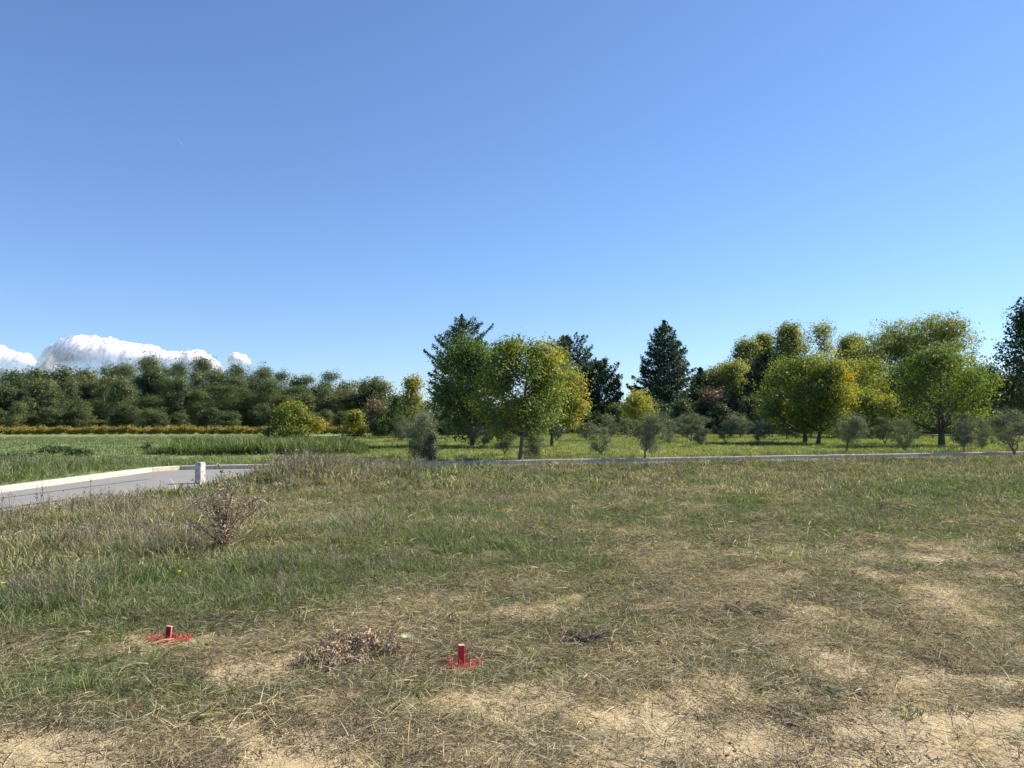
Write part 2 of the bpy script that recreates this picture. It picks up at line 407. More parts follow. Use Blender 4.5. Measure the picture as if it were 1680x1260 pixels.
GSPOTS = [(980, 930, 32, 12), (730, 898, 40, 12), (1540, 800, 70, 14), (1360, 865, 45, 12), (1560, 875, 35, 9), (1210, 830, 50, 10), (1440, 838, 60, 10), (60, 1030, 120, 26),
          (400, 975, 90, 22), (260, 990, 100, 20), (600, 930, 60, 14), (130, 1120, 110, 18), (370, 1110, 60, 10), (1225, 1010, 40, 14), (1330, 1130, 60, 10), (860, 1040, 50, 10), (480, 930, 80, 20)]
def spots(L, x, y):
    px, py = inv(x, y); s = np.zeros(np.shape(px))
    for a, b, ra, rb in L: s = np.maximum(s, np.exp(-((px-a)/ra)**2-((py-b)/rb)**2))
    return s
def cover(x, y):
    n1 = fbm(x, y, 0.9, 41, 4)-0.5; n2 = fbm(x, y, 0.55, 77, 4)-0.5
    g = np.clip(look(GREEN, x, y)+0.09+1.2*n1+1.0*(fbm(x, y, 0.32, 141, 3)-0.5)+0.9*spots(GSPOTS, x, y), 0.02, 0.98)
    b = np.clip(look(BARE, x, y)*1.0+1.6*n2+0.9*(fbm(x, y, 0.25, 151, 3)-0.5)-0.17+0.55*spots(BSPOTS, x, y), 0, 1)
    g = g*(1-0.7*ss((b-0.25)/0.4))
    t = look(TALL, x, y)*0.85*np.clip(0.1+1.75*(fbm(x, y, 1.0, 63, 4)), 0.25, 1.6)
    return g, b, t

# ------------------------------------------------------------------ ground sheet
ang = np.concatenate([np.arange(-180, -50, 4.0), np.arange(-50, 50, 0.2), np.arange(50, 180, 4.0)])
th = np.radians(90-ang)
rr = [0.0, 0.5, 1.0, 1.6]
while rr[-1] < 60: rr.append(rr[-1]*1.0095+0.004)
while rr[-1] < 4000: rr.append(rr[-1]*1.06)
rr = np.array(rr)
RR, TH = np.meshgrid(rr, th, indexing='ij')
GX = RR*np.cos(TH); GY = RR*np.sin(TH); GZ = terrain(GX, GY)
na, nr = len(th), len(rr)
i, j = np.meshgrid(np.arange(nr-1), np.arange(na), indexing='ij')
Q = np.stack([i*na+j, (i+1)*na+j, (i+1)*na+(j+1) % na, i*na+(j+1) % na], 2).reshape(-1, 4)[:, ::-1]
cg, cb, ct = cover(GX.ravel(), GY.ravel())
D_ = road_d(GX.ravel(), GY.ravel()); FS = farside(GX.ravel(), GY.ravel())
cg = np.where(FS & (D_ > 0), 2.0, cg)
m, nt, out = newmat('ground_soil')
p = nt.nodes.new('ShaderNodeBsdfPrincipled'); p.inputs['Roughness'].default_value = 0.95
G = attr(nt, 'green').outputs['Fac']; B = attr(nt, 'bare').outputs['Fac']
n1 = noise(nt, 3.0, 8, 0.7); n2 = noise(nt, 38, 6, 0.75); n3 = noise(nt, 0.25, 4, 0.6); n4 = noise(nt, 160, 3, 0.6)
soil = ramp(nt, [(0.3, (0.28, 0.21, 0.12)), (0.5, (0.50, 0.39, 0.225)), (0.72, (0.64, 0.52, 0.32))], mth(nt, 'ADD', mth(nt, 'MULTIPLY', n1, 0.6), mth(nt, 'MULTIPLY', n2, 0.4)))
thatch = ramp(nt, [(0.40, (0.08, 0.065, 0.042)), (0.51, (0.19, 0.155, 0.095)), (0.66, (0.42, 0.345, 0.21))], n2)
gsoil = ramp(nt, [(0.35, (0.05, 0.055, 0.025)), (0.6, (0.12, 0.115, 0.05))], n2)
bf = mth(nt, 'ADD', mth(nt, 'MULTIPLY', mth(nt, 'SUBTRACT', mth(nt, 'ADD', B, mth(nt, 'MULTIPLY', mth(nt, 'SUBTRACT', n1, 0.5), 0.8)), 0.3), 3.0), 0.5)
c_ = nt.nodes.new('ShaderNodeClamp'); nt.links.new(bf, c_.inputs[0])
gf = nt.nodes.new('ShaderNodeClamp'); nt.links.new(mth(nt, 'MULTIPLY', mth(nt, 'SUBTRACT', G, 0.35), 2.2), gf.inputs[0])
base = mix(nt, c_.outputs[0], mix(nt, gf.outputs[0], thatch, gsoil), soil)
# the mown orchard grass and the far field
far = ramp(nt, [(0.3, (0.11, 0.165, 0.04)), (0.5, (0.145, 0.20, 0.052)), (0.7, (0.22, 0.24, 0.085))], mth(nt, 'ADD', mth(nt, 'MULTIPLY', n3, 0.5), mth(nt, 'MULTIPLY', n1, 0.5)))
gg = nt.nodes.new('ShaderNodeClamp'); nt.links.new(mth(nt, 'SUBTRACT', G, 1.0), gg.inputs[0])
col = mix(nt, gg.outputs[0], base, far)
nt.links.new(col, p.inputs['Base Color'])
bp = nt.nodes.new('ShaderNodeBump'); bp.inputs['Strength'].default_value = 0.9; bp.inputs['Distance'].default_value = 0.02
nt.links.new(mth(nt, 'ADD', n2, mth(nt, 'MULTIPLY', n4, 0.3)), bp.inputs['Height']); nt.links.new(bp.outputs[0], p.inputs['Normal'])
nt.links.new(p.outputs[0], out.inputs[0]); M['ground'] = m
V = np.stack([GX, GY, GZ], 2).reshape(-1, 3)
g = link('ground', mesh('ground', V, Q, M['ground'], {'green': cg, 'bare': cb}, True)); tag(g, kind='structure')

# ------------------------------------------------------------------ road and kerbs
m, nt, out = newmat('worn_asphalt')
p = nt.nodes.new('ShaderNodeBsdfPrincipled'); p.inputs['Roughness'].default_value = 0.9
n1 = noise(nt, 1.2, 5, 0.6); n2 = noise(nt, 90, 4, 0.7); n3 = noise(nt, 9, 4, 0.6)
c = ramp(nt, [(0.3, (0.17, 0.160, 0.145)), (0.7, (0.25, 0.235, 0.21))], mth(nt, 'ADD', mth(nt, 'MULTIPLY', n1, 0.6), mth(nt, 'MULTIPLY', n3, 0.4)))
c = mix(nt, 0.35, c, ramp(nt, [(0.35, (0.09, 0.09, 0.09)), (0.65, (0.32, 0.31, 0.30))], n2))
nt.links.new(c, p.inputs['Base Color']); bp = nt.nodes.new('ShaderNodeBump'); bp.inputs['Strength'].default_value = 0.4; bp.inputs['Distance'].default_value = 0.004
nt.links.new(n2, bp.inputs['Height']); nt.links.new(bp.outputs[0], p.inputs['Normal']); nt.links.new(p.outputs[0], out.inputs[0]); M['asphalt'] = m
def resample(pl, n):
    s = np.concatenate([[0], np.cumsum(np.hypot(*np.diff(pl, axis=0).T))]); u = np.linspace(0, s[-1], n)
    return np.stack([np.interp(u, s, pl[:, 0]), np.interp(u, s, pl[:, 1])], 1), u
N = 160
# rungs across the carriageway, matched at the bend
kf = np.argmin(np.hypot(EDGE_FAR[:, 0]+10.8, EDGE_FAR[:, 1]-23)); kn = np.argmin(np.hypot(EDGE_NEAR[:, 0]+5.6, EDGE_NEAR[:, 1]-19.6))
a1, _ = resample(EDGE_FAR[:kf+1], 80); a2, _ = resample(EDGE_FAR[kf:], 80); b1, _ = resample(EDGE_NEAR[:kn+1], 80); b2, _ = resample(EDGE_NEAR[kn:], 80)
FA = np.concatenate([a1, a2[1:]]); NB = np.concatenate([b1, b2[1:]])
w = np.linspace(0, 1, 9)
RV = np.zeros((len(FA), 9, 3)); RV[:, :, :2] = FA[:, None]*(1-w)[None, :, None]+NB[:, None]*w[None, :, None]
RV[:, :, 2] = 0.0+0.03*np.sin(w*pi)[None]
i, j = np.meshgrid(np.arange(len(FA)-1), np.arange(8), indexing='ij')
Q = np.stack([i*9+j, i*9+j+1, (i+1)*9+j+1, (i+1)*9+j], 2).reshape(-1, 4)
tag(link('road', mesh('road', RV.reshape(-1, 3), Q, M['asphalt'], None, True)), kind='structure')
# dark sealed joint along the carriageway and a cross joint
def strip(name, pl, wd, z, mat, kind='structure'):
    pl = np.asarray(pl, float); t = np.gradient(pl, axis=0); t /= np.linalg.norm(t, axis=1)[:, None]; nn = np.stack([-t[:, 1], t[:, 0]], 1)
    V = []
    for k in range(len(pl)):
        for s in (-1, 1): V.append((*(pl[k]+s*nn[k]*wd*0.5*(0.7+0.6*random.random())), z))
    Q = [(2*k, 2*k+1, 2*k+3, 2*k+2) for k in range(len(pl)-1)]
    return tag(link(name, mesh(name, V, Q, mat)), kind=kind)
M['tar'] = plain('tar_joint', (0.045, 0.045, 0.045), 0.6)
random.seed(3)
jp = [tuple((FA[k]*(1-0.36)+NB[k]*0.36)) for k in range(20, 76, 2)]
strip('road_joint', jp, 0.05, 0.0315, M['tar'])
jp = [tuple((FA[k]*(1-0.80)+NB[k]*0.80)) for k in range(40, 70, 2)]
strip('road_joint', jp, 0.06, 0.0250, M['tar'])

def kerb(name, edge, side, width, top, s0, s1, step=1.0):
    r = bpy.data.objects.new(name, None); COL.objects.link(r); tag(r, kind='structure')
    s = np.concatenate([[0], np.cumsum(np.hypot(*np.diff(edge, axis=0).T))])
    u = s0; rng = np.random.default_rng(5)
    unit = None
    while u < min(s1, s[-1]-step):
        a = np.array([np.interp(u, s, edge[:, 0]), np.interp(u, s, edge[:, 1])]); b = np.array([np.interp(u+step, s, edge[:, 0]), np.interp(u+step, s, edge[:, 1])])
        t = (b-a)/np.linalg.norm(b-a); nn = np.array([-t[1], t[0]])*side; c = (a+b)/2+nn*width/2
        if unit is None:
            mb = MB(); mb.box((0, 0, 0), (step-0.005, width, 0.30), 0, 0.5, 0.012); unit = mb.build('kerb_stone', M['concrete'], data_only=True)
        o = link('kerb_stone', unit, r); o.location = (c[0], c[1], top-0.15+rng.normal(0, 0.003)); o.rotation_euler = (0, 0, math.atan2(t[1], t[0])); o.scale = (np.linalg.norm(b-a)/step, 1, 1)
        u += step
# side: +1 is to the left of the running direction
kerb('far_kerb', EDGE_FAR, 1, 0.17, 0.13, 10.0, 84)
kerb('near_kerb', EDGE_NEAR, -1, 0.12, 0.035, 10.0, 34)

# ------------------------------------------------------------------ concrete post
pp = at(328, 799)
post = thing('concrete_post', (pp[0], pp[1], pp[2]-0.04), 'short square whitewashed concrete post at the corner of the road, weeds at its foot', 'post', rz=rad(-18))
mb = MB(); mb.box((0, 0, 0.31), (0.17, 0.19, 0.62), 0, 0.5, 0.012); mb.build('shaft', M['postpaint'], post)
mb = MB(); mb.box((0, 0, 0.635), (0.155, 0.175, 0.03), 0, 0.5, 0.01); mb.build('cap', M['postpaint'], post)

# ------------------------------------------------------------------ trees
def envelope(kind, t):
    if kind == 'round': return np.sqrt(np.clip(1-(2*t-1)**2, 0, 1))**0.8
    if kind == 'crown': return np.where(np.asarray(t) > 0.38, np.sqrt(np.clip(1-((t-0.38)/0.62)**2, 0, 1))**0.9, 0.80+0.20*np.clip(t/0.38, 0, 1))
    if kind == 'dome': return np.sqrt(np.clip(1-t**2, 0, 1))*(0.55+0.45*np.clip(t*5, 0, 1))
    if kind == 'cone': return np.clip(1-t, 0, 1)**0.62*(0.7+0.3*np.clip(t*8, 0, 1))
    if kind == 'egg': return np.clip(np.sin(pi*np.clip(t, 0, 1)**0.75), 0, 1)**0.7
    if kind == 'column': return np.clip(np.sin(pi*np.clip(t, 0, 1)), 0, 1)**0.35
def leaves(mb, C, Nrm, size, rng, asp=0.55, v=None, sv=0.3):
    n = len(C)
    Nrm = Nrm/(np.linalg.norm(Nrm, axis=1)[:, None]+1e-9)
    r = rng.normal(size=(n, 3)); u = np.cross(Nrm, r); u /= np.linalg.norm(u, axis=1)[:, None]+1e-9; w = np.cross(Nrm, u)
    s = (size*np.exp(rng.normal(0, sv, n)))[:, None]
    a = C-u*s*0.5; b = C+w*s*asp*0.5+Nrm*s*0.1; c = C+u*s*0.5; d = C-w*s*asp*0.5+Nrm*s*0.1
    V = np.stack([a, b, c, d], 1).reshape(-1, 3); Q = np.arange(4*n).reshape(n, 4)
    mb.add(V, Q, np.repeat(v if v is not None else rng.random(n), 4))
def broadleaf(seed, H, h0, R, kind='round', lobes=26, nleaf=9000, leaf=0.1, crad=0.16, trunk=0.08, wob=0.25, lean=(0, 0), vbias=0.0, yside=None, nlimb=9,
              stems=1, spiky=0.25, open_=0.0, lobe_r=0.36, up=0.4, asp=0.6, droop=0.0, flat=1.0):
    rng = np.random.default_rng(seed); tk = MB(); cr = MB()
    Hc = H-h0
    L = []
    for i in range(lobes):
        t = (i+0.5)/lobes; t = np.clip(t+rng.normal(0, 0.06), 0.04, 0.93)
        e = R*envelope(kind, np.array(t))*rng.uniform(0.78, 1.12)
        a = i*2.39996+rng.normal(0, 0.4); rad_l = lobe_r*min(R, Hc*0.5)*rng.uniform(0.7, 1.2)
        rr_ = max(e-rad_l*0.7, 0)*rng.uniform(0.55, 1.0)
        sx = lean[0]*(h0+t*Hc)/H; sy = lean[1]*(h0+t*Hc)/H
        L.append((sx+rr_*cos(a), sy+rr_*sin(a)*flat, h0+t*Hc-0.1*rad_l, rad_l))
    L = np.array(L)
    top = np.array([lean[0]*0.85, lean[1]*0.85, h0+Hc*0.72])
    # trunk(s)
    paths = []
    for s in range(stems):
        n = 7; u = np.linspace(0, 1, n)[:, None]
        off = np.array([0, 0, 0.0]) if stems == 1 else np.array([cos(s*2*pi/stems+seed), sin(s*2*pi/stems+seed), 0])*R*0.45
        tip = top+off*1.0+ (np.array([0, 0, -0.2*Hc]) if stems > 1 else 0)
        pth = u*tip+rng.normal(0, wob*0.12*R, (n, 3))*np.sin(u*pi)*[1, 1, 0.2]
        pth[0] = (0, 0, -0.15)
        rd = trunk*(1-0.8*u[:, 0])*(1.0 if stems == 1 else 0.7); rd[0] *= 1.25
        tk.tube(pth, rd, 8, 0.5); paths.append((pth, rd))
    # limbs to lobes
    for k in range(len(L)):
        if k % max(1, len(L)//nlimb) and trunk > 0.05 and k > nlimb*2: continue
        pth, rd = paths[k % stems]
        c = L[k, :3]; hz = np.clip(c[2]-np.hypot(c[0], c[1])*0.8, h0*0.75, pth[-1, 2]*0.96)
        s0 = np.array([np.interp(hz, pth[:, 2], pth[:, q]) for q in range(3)])
        r0 = np.interp(hz, pth[:, 2], rd)*0.6
        u = np.linspace(0, 1, 6)[:, None]; mid = (s0+c)/2+np.array([0, 0, -0.08*R])+rng.normal(0, 0.05*R, 3)
        q = (1-u)**2*s0+2*u*(1-u)*mid+u**2*c
        tk.tube(q, r0*(1-0.85*u[:, 0])+0.004, 5, 0.5)
        for _ in range(3):
            d = rng.normal(size=3); d /= np.linalg.norm(d); d[2] = abs(d[2])*0.6
            e = c+d*L[k, 3]*0.9; q0 = q[3]; tk.tube([q0, (q0+e)/2+rng.normal(0, 0.03*R, 3), e], [r0*0.3+0.002, r0*0.2+0.002, 0.002], 3, 0.5)
    # clusters on lobe surfaces
    ncl = max(60, nleaf//22)
    wgt = L[:, 3]**2; li = rng.choice(len(L), ncl, p=wgt/wgt.sum())
    d = rng.normal(size=(ncl, 3)); d /= np.linalg.norm(d, axis=1)[:, None]; d[:, 2] = d[:, 2]*0.85+0.12
    rf = rng.random(ncl)**(0.33)
    cc = L[li, :3]+d*(L[li, 3]*rf*(1+spiky*rng.random(ncl)**4*2.2))[:, None]
    lobev = rng.normal(0, 0.10, len(L)); clv = rng.normal(0, 0.10, ncl)
    keep = rng.random(ncl) > open_
    idx = np.where(keep)[0]; ci = rng.choice(idx, nleaf)
    pos = cc[ci]+rng.normal(size=(nleaf, 3))*crad*np.array([1, 1, 0.7])
    pos[:, 2] -= droop*np.abs(rng.normal(size=nleaf))*crad
    nrm = d[ci]*0.9+rng.normal(size=(nleaf, 3))*0.7+np.array([0, 0, up])
    v = 0.42+vbias+lobev[li[ci]]+clv[ci]+rng.normal(0, 0.13, nleaf)
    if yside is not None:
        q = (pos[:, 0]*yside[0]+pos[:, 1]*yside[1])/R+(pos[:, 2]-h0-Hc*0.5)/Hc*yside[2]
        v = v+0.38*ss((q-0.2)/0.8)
    pos[:, 2] = np.maximum(pos[:, 2], 0.05)
    leaves(cr, pos, nrm, np.full(nleaf, leaf), rng, asp, np.clip(v, 0, 1))
    return tk, cr
def conifer(seed, H, h0, R, nb=90, nleaf=14000, leaf=0.28, kind='cone', trunk=0.22, rise=0.25, vbias=0, lx=0, ragged=0.35):
    rng = np.random.default_rng(seed); tk = MB(); cr = MB()
    n = 8; u = np.linspace(0, 1, n)[:, None]; tip = np.array([lx, 0, H*0.98]); pth = u*tip+rng.normal(0, 0.05, (n, 3))*np.sin(u*pi); pth[0, 2] = -0.2
    tk.tube(pth, trunk*(1-0.93*u[:, 0]), 7)
    P_, D_, O_ = [], [], []
    lump = [rng.uniform(0.72, 1.08) for _ in range(9)]
    for i in range(nb):
        t = ((i+0.5)/nb)**1.12; z0 = h0+(H-h0)*t*0.97; a = i*2.39996+rng.normal(0, 0.3)
        ln = max(0.25, R*float(envelope(kind, np.array(t)))*rng.uniform(1-ragged, 1.08))*(lump[int((a % (2*pi))/(2*pi)*9) % 9]*0.5+0.5)
        d = np.array([cos(a), sin(a), 0]); s0 = np.array([lx*z0/H, 0, z0])
        rs = rise*(0.4+1.4*t)*rng.uniform(0.6, 1.3)
        k = 7; uu = np.linspace(0, 1, k)[:, None]
        q = s0+d*ln*uu+np.array([0, 0, 1])*ln*(rs*uu**1.5-0.08*np.sin(uu*pi))
        tk.tube(q, 0.05*(ln/R)*(1-0.85*uu[:, 0])+0.006, 4)
        m_ = max(20, int(nleaf/nb*ln/R*1.6)); f = rng.random(m_)**0.6*0.9+0.12
        c = np.stack([np.interp(f, uu[:, 0], q[:, w_]) for w_ in range(3)], 1)
        side = np.array([-d[1], d[0], 0]); spread = ln*0.20*(1.15-f)+0.12
        c += side*(rng.normal(size=m_)*spread)[:, None]+np.array([0, 0, 1])*(rng.normal(size=m_)*0.13-0.04)[:, None]
        P_.append(c); D_.append(np.tile(d*0.35+np.array([0, 0, 0.9]), (m_, 1))); O_.append(np.full(m_, 0.4+vbias+rng.normal(0, 0.12))+0.25*(f-0.5))
    # leader
    m_ = nleaf//40; f = rng.random(m_); c = np.stack([rng.normal(size=m_)*0.13*(1.2-f)+lx, rng.normal(size=m_)*0.13*(1.2-f), H*(0.9+0.11*f)], 1)
    P_.append(c); D_.append(np.tile([0.3, -0.5, 0.4], (m_, 1))); O_.append(np.full(m_, 0.5))
    pos = np.concatenate(P_); nr = np.concatenate(D_)+rng.normal(size=(len(pos), 3))*0.55; v = np.concatenate(O_)+rng.normal(0, 0.12, len(pos))
    leaves(cr, pos, nr, np.full(len(pos), leaf), rng, 0.42, np.clip(v, 0, 1), 0.35)
    return tk, cr
def put_tree(name, mbs, mats, loc, label, cat, group=None, rz=0, sc=(1, 1, 1)):
    r = thing(name, loc, label, cat, group, rz, sc)
    mbs[0].build('trunk', mats[0], r, smooth=True); mbs[1].build('crown', mats[1], r)
    return r
def copy_tree(src, loc, rz, sc, label, group=None, name=None):
    r = src.copy(); COL.objects.link(r); r.location = loc; r.rotation_euler = (0, 0, rz); r.scale = sc; r['label'] = label
    if name: r.name = name
    if group: r['group'] = group
    elif 'group' in r: del r['group']
    for ch in list(src.children):
        c = ch.copy(); COL.objects.link(c); c.parent = r
    return r
def base(px, py=None, D=None):
    if D is None: return at(px, py)
    x, y, z = ray(px, 684); X = x*D/y
    return (X, D, float(terrain(np.array([X]), np.array([D]), False)[0]))
def height(px, top, b): return P(px, top, b[1])[2]-b[2]
def wid(px, D): return px/F*D

# --- the orchard's broadleaved trees
def orchard_tree(seed, px, py, top, cpx, wpx, label, mat, crown_from, yside=None, nleaf=12000, leaf=0.10, vbias=0, D=None, **k):
    b = base(px, py, D); H = height(px, top, b); R = wid(wpx/2, b[1]); h0 = height(px, crown_from, b); lx = (cpx-px)/F*b[1]
    t = broadleaf(seed, H, h0, R, lean=(lx, 0), nleaf=nleaf, leaf=leaf, crad=leaf*1.9, vbias=vbias, yside=yside, **k)
    return put_tree('orchard_tree', t, (M['bark'], mat), b, label, 'tree')
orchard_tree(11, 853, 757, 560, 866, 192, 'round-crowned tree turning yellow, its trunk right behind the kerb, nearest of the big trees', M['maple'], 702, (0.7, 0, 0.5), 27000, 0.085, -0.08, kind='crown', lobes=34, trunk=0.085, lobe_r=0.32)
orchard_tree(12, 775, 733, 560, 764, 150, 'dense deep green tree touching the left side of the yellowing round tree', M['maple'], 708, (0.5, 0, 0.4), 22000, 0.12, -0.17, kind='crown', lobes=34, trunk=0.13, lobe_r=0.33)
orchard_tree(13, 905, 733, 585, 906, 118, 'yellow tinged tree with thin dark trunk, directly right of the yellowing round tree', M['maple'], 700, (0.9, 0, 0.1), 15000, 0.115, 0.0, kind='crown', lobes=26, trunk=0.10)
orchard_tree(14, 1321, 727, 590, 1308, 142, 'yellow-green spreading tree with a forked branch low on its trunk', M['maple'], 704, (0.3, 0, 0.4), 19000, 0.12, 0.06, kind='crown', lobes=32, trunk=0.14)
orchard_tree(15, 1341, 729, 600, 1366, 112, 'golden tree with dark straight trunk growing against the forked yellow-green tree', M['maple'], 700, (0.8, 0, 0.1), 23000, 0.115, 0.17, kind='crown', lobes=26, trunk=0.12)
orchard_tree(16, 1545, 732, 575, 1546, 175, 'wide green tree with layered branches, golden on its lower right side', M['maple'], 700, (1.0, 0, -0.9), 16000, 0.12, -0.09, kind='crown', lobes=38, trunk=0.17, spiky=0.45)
orchard_tree(17, 676, 722, 622, 676, 66, 'small yellow-topped tree between the grey round olive and the left dark wood', M['maple'], 712, (0.3, 0, 0.9), 8000, 0.14, 0.12, D=62, kind='cone', lobes=20, trunk=0.1)
orchard_tree(18, 655, 720, 650, 650, 46, 'low green tree beside the small yellow-topped tree', M['greentree'], 714, None, 4000, 0.16, 0.15, D=64, kind='dome', lobes=12, trunk=0.08)
orchard_tree(19, 1047, 712, 648, 1047, 64, 'small bright yellow tree at the left foot of the tall pointed conifer', M['yellow'], 705, None, 5000, 0.16, 0.05, D=66, kind='dome', lobes=16, trunk=0.08)
for sd_, px_, top_, w_, D_1, lb in ((20, 1432, 592, 80, 62, 'golden bushy tree filling the gap between the two large orchard trees'), (21, 1405, 640, 70, 58, 'yellow low tree directly under the golden bushy one, left of the pale frame'),
                              (22, 1447, 652, 54, 57, 'yellow low shrubby tree growing around the post of the pale frame')):
    orchard_tree(sd_, px_, 715, top_, px_, w_, lb, M['yellow'], 706, None, 6500, 0.15, -0.12, D=D_1, kind='round', lobes=20, trunk=0.08)

# pale frame seen among the yellow leaves
fb = base(1436, D=60); ft = P(1436, 656, 60)[2]-fb[2]
fr = thing('pale_frame', fb, 'thin pale upright post and crossbar glimpsed among yellow foliage on the right', 'frame')
mb = MB(); mb.box((0, 0, ft/2), (0.09, 0.09, ft), 0, 0.5, 0.01); mb.build('post', M['frame'], fr)
mb = MB(); mb.box((-1.9, 0, ft/2), (0.09, 0.09, ft), 0, 0.5, 0.01); mb.build('post', M['frame'], fr)
mb = MB(); mb.box((-0.9, 0, ft+0.05), (2.3, 0.12, 0.1), 0, 0.5, 0.01); mb.build('crossbar', M['frame'], fr)

# --- tall conifers behind the orchard
def conif(seed, px, top, w, D, label, **k):
    b = base(px, D=D); H = height(px, top, b); R = wid(w/2, D)
    return put_tree('conifer', conifer(seed, H, k.pop('h0', 0.5), R, **k), (M['bark'], M['conifer']), b, label, 'tree')
conif(31, 1091, 528, 162, 84, 'tall pointed blue-green conifer standing alone against the sky, widest of the conifers', nb=210, nleaf=36000, leaf=0.28)
conif(32, 1150, 604, 80, 88, 'smaller dark conifer at the right foot of the tall pointed one', nb=70, nleaf=9000, leaf=0.32)
conif(33, 757, 518, 140, 90, 'ragged dark cedar rising behind the deep green orchard tree, long bare tips on its left', nb=110, nleaf=20000, leaf=0.28, kind='egg', ragged=0.5, rise=0.35, h0=2.0)
conif(34, 930, 553, 124, 92, 'dark cypress with rounded top behind the yellowing round tree', nb=110, nleaf=17000, leaf=0.30, kind='egg', rise=0.6)
conif(35, 982, 594, 100, 84, 'dark dense cypress with narrow sky gap on its right', nb=100, nleaf=15000, leaf=0.28, kind='egg', rise=0.6)
conif(36, 1262, 574, 104, 76, 'dark blue conifer in front of the pale poplars', nb=100, nleaf=14000, leaf=0.28, kind='egg', rise=0.3)
conif(37, 1225, 640, 50, 74, 'low dark conifer at the left foot of the dark blue one', nb=50, nleaf=6000, leaf=0.3)

# --- pale poplars and others behind on the right
def pop(seed, px, top, w, D, label, mat='poplar', kind='egg', nleaf=26000, leaf=0.21, vb=0.12, h0=1.5, lobes=46, spiky=0.22, name='poplar', **k):
    b = base(px, D=D); H = height(px, top, b); R = wid(w/2, D)
    t = broadleaf(seed, H, h0, R, kind, lobes, nleaf, leaf, leaf*1.7, 0.22, vbias=vb, spiky=spiky, **k)
    return put_tree(name, t, (M['bark_pale'], M[mat]), b, label, 'tree')
pop(41, 1225, 560, 91, 98, 'pale green loose tree, leftmost of the pale trees behind the dark blue conifer')
pop(42, 1296, 530, 96, 96, 'pale green tree with brush-like top just right of the dark blue conifer', kind='egg')
pop(43, 1350, 522, 59, 98, 'narrowest and tallest of the pale trees, a column above the golden trees', kind='column', nleaf=8000)
pop(44, 1398, 552, 85, 104, 'brownish pale tree between the narrow column and the broad green one', vb=0.15)
pop(45, 1462, 540, 143, 96, 'broad pale green tree, left half of the large rounded mass on the right', kind='round', nleaf=34000, lobes=50)
pop(46, 1536, 529, 169, 94, 'broad pale green tree, highest part of the large rounded mass on the right', kind='round', nleaf=40000, lobes=56)
pop(47, 1180, 608, 91, 90, 'mid green tree between the small conifer and the pale trees', vb=-0.15, kind='round')
pop(48, 1205, 600, 72, 86, 'olive-brown bushy tree left of the pale trees', vb=0.12, kind='round', nleaf=17000)
pop(49, 1256, 548, 78, 100, 'pale green tree behind the dark blue conifer', vb=0.0)
pop(50, 1700, 498, 128, 70, 'tall dark tree cut by the right edge of the photo', mat='greentree', kind='egg', nleaf=18000, leaf=0.24, lobes=46, vb=-0.1, name='tall_tree')
pop(51, 1625, 604, 70, 84, 'low feathery tree against the sky beside the tall dark tree', mat='greentree', kind='dome', nleaf=6000, open_=0.3, name='background_tree')
pop(52, 1650, 622, 90, 68, 'dark rounded tree under the tall dark tree at the right edge', mat='forest', kind='round', nleaf=9000, name='background_tree')
pop(53, 1600, 612, 60, 80, 'dark green tree right behind the wide layered orchard tree', mat='greentree', kind='round', nleaf=7000, name='background_tree')
pop(54, 1172, 640, 52, 74, 'reddish-brown shrubby tree in front of the small conifer', mat='brown', kind='round', nleaf=4500, leaf=0.2, h0=0.8, name='russet_tree', open_=0.3)
pop(55, 1395, 600, 104, 82, 'olive green tree behind the golden trees', vb=0.05, kind='round', nleaf=17000)
pop(56, 1490, 600, 104, 80, 'dark green tree filling in behind the wide layered orchard tree', mat='greentree', kind='round', nleaf=8000, name='background_tree')
pop(57, 1345, 590, 91, 86, 'pale yellow-green tree seen over the golden orchard tree', vb=0.2, kind='round', nleaf=17000)

# --- dark understory shrubs along the back of the orchard
und = []
for sd_, (H, R) in ((61, (2.6, 1.7)), (62, (2.0, 1.9)), (63, (3.2, 1.6))):
    und.append(broadleaf(sd_, H, 0.15, R, 'dome', 14, 3600, 0.20, 0.26, 0.05, stems=1, nlimb=4))
protos = []
rng = np.random.default_rng(8)
k = 0
for px in list(range(628, 1760, 19)):
    D = rng.uniform(70, 75); b = base(px+rng.uniform(-5, 5), D=D)
    s = rng.uniform(0.75, 1.15)
    j = k % 3; lb = 'dark evergreen shrub in the hedge along the back of the orchard'
    if k < 3:
        protos.append(put_tree('hedge_shrub', und[k], (M['bark'], M['greentree'] if k == 0 else M['forest']), b, lb, 'shrub', 'shrubs of the hedge behind the orchard', 0, (s, s, s)))
    else: copy_tree(protos[j], b, rng.uniform(0, 6.28), (s, s, s*rng.uniform(0.8, 1.1)), lb, 'shrubs of the hedge behind the orchard')
    k += 1

# --- olives
ol = []
def olive(seed, H, R, h0, stems, nleaf, lobes=10, lean=(0, 0), open_=0.15, kind='round'):
    return broadleaf(seed, H, h0, R, kind, lobes, nleaf, 0.075, 0.085, 0.05, stems=stems, lean=lean, open_=open_+0.15, nlimb=8, spiky=1.0, lobe_r=0.36, asp=0.28, wob=0.6, up=0.2)
OT = [olive(71, 1.7, 0.75, 0.55, 1, 6500, lean=(0.45, 0)), olive(72, 1.6, 0.7, 0.45, 2, 6000), olive(73, 2.0, 0.95, 0.18, 3, 11000, open_=0.0, kind='dome', lobes=20),
      olive(74, 1.8, 1.1, 0.6, 3, 7000, open_=0.05), olive(75, 1.6, 0.8, 0.3, 2, 5500, open_=0.3), olive(76, 1.3, 0.7, 0.35, 2, 4500)]
OH = [(1.7, 0.75), (1.6, 0.7), (2.0, 0.95), (1.8, 1.1), (1.6, 0.8), (1.3, 0.7)]
op = {}
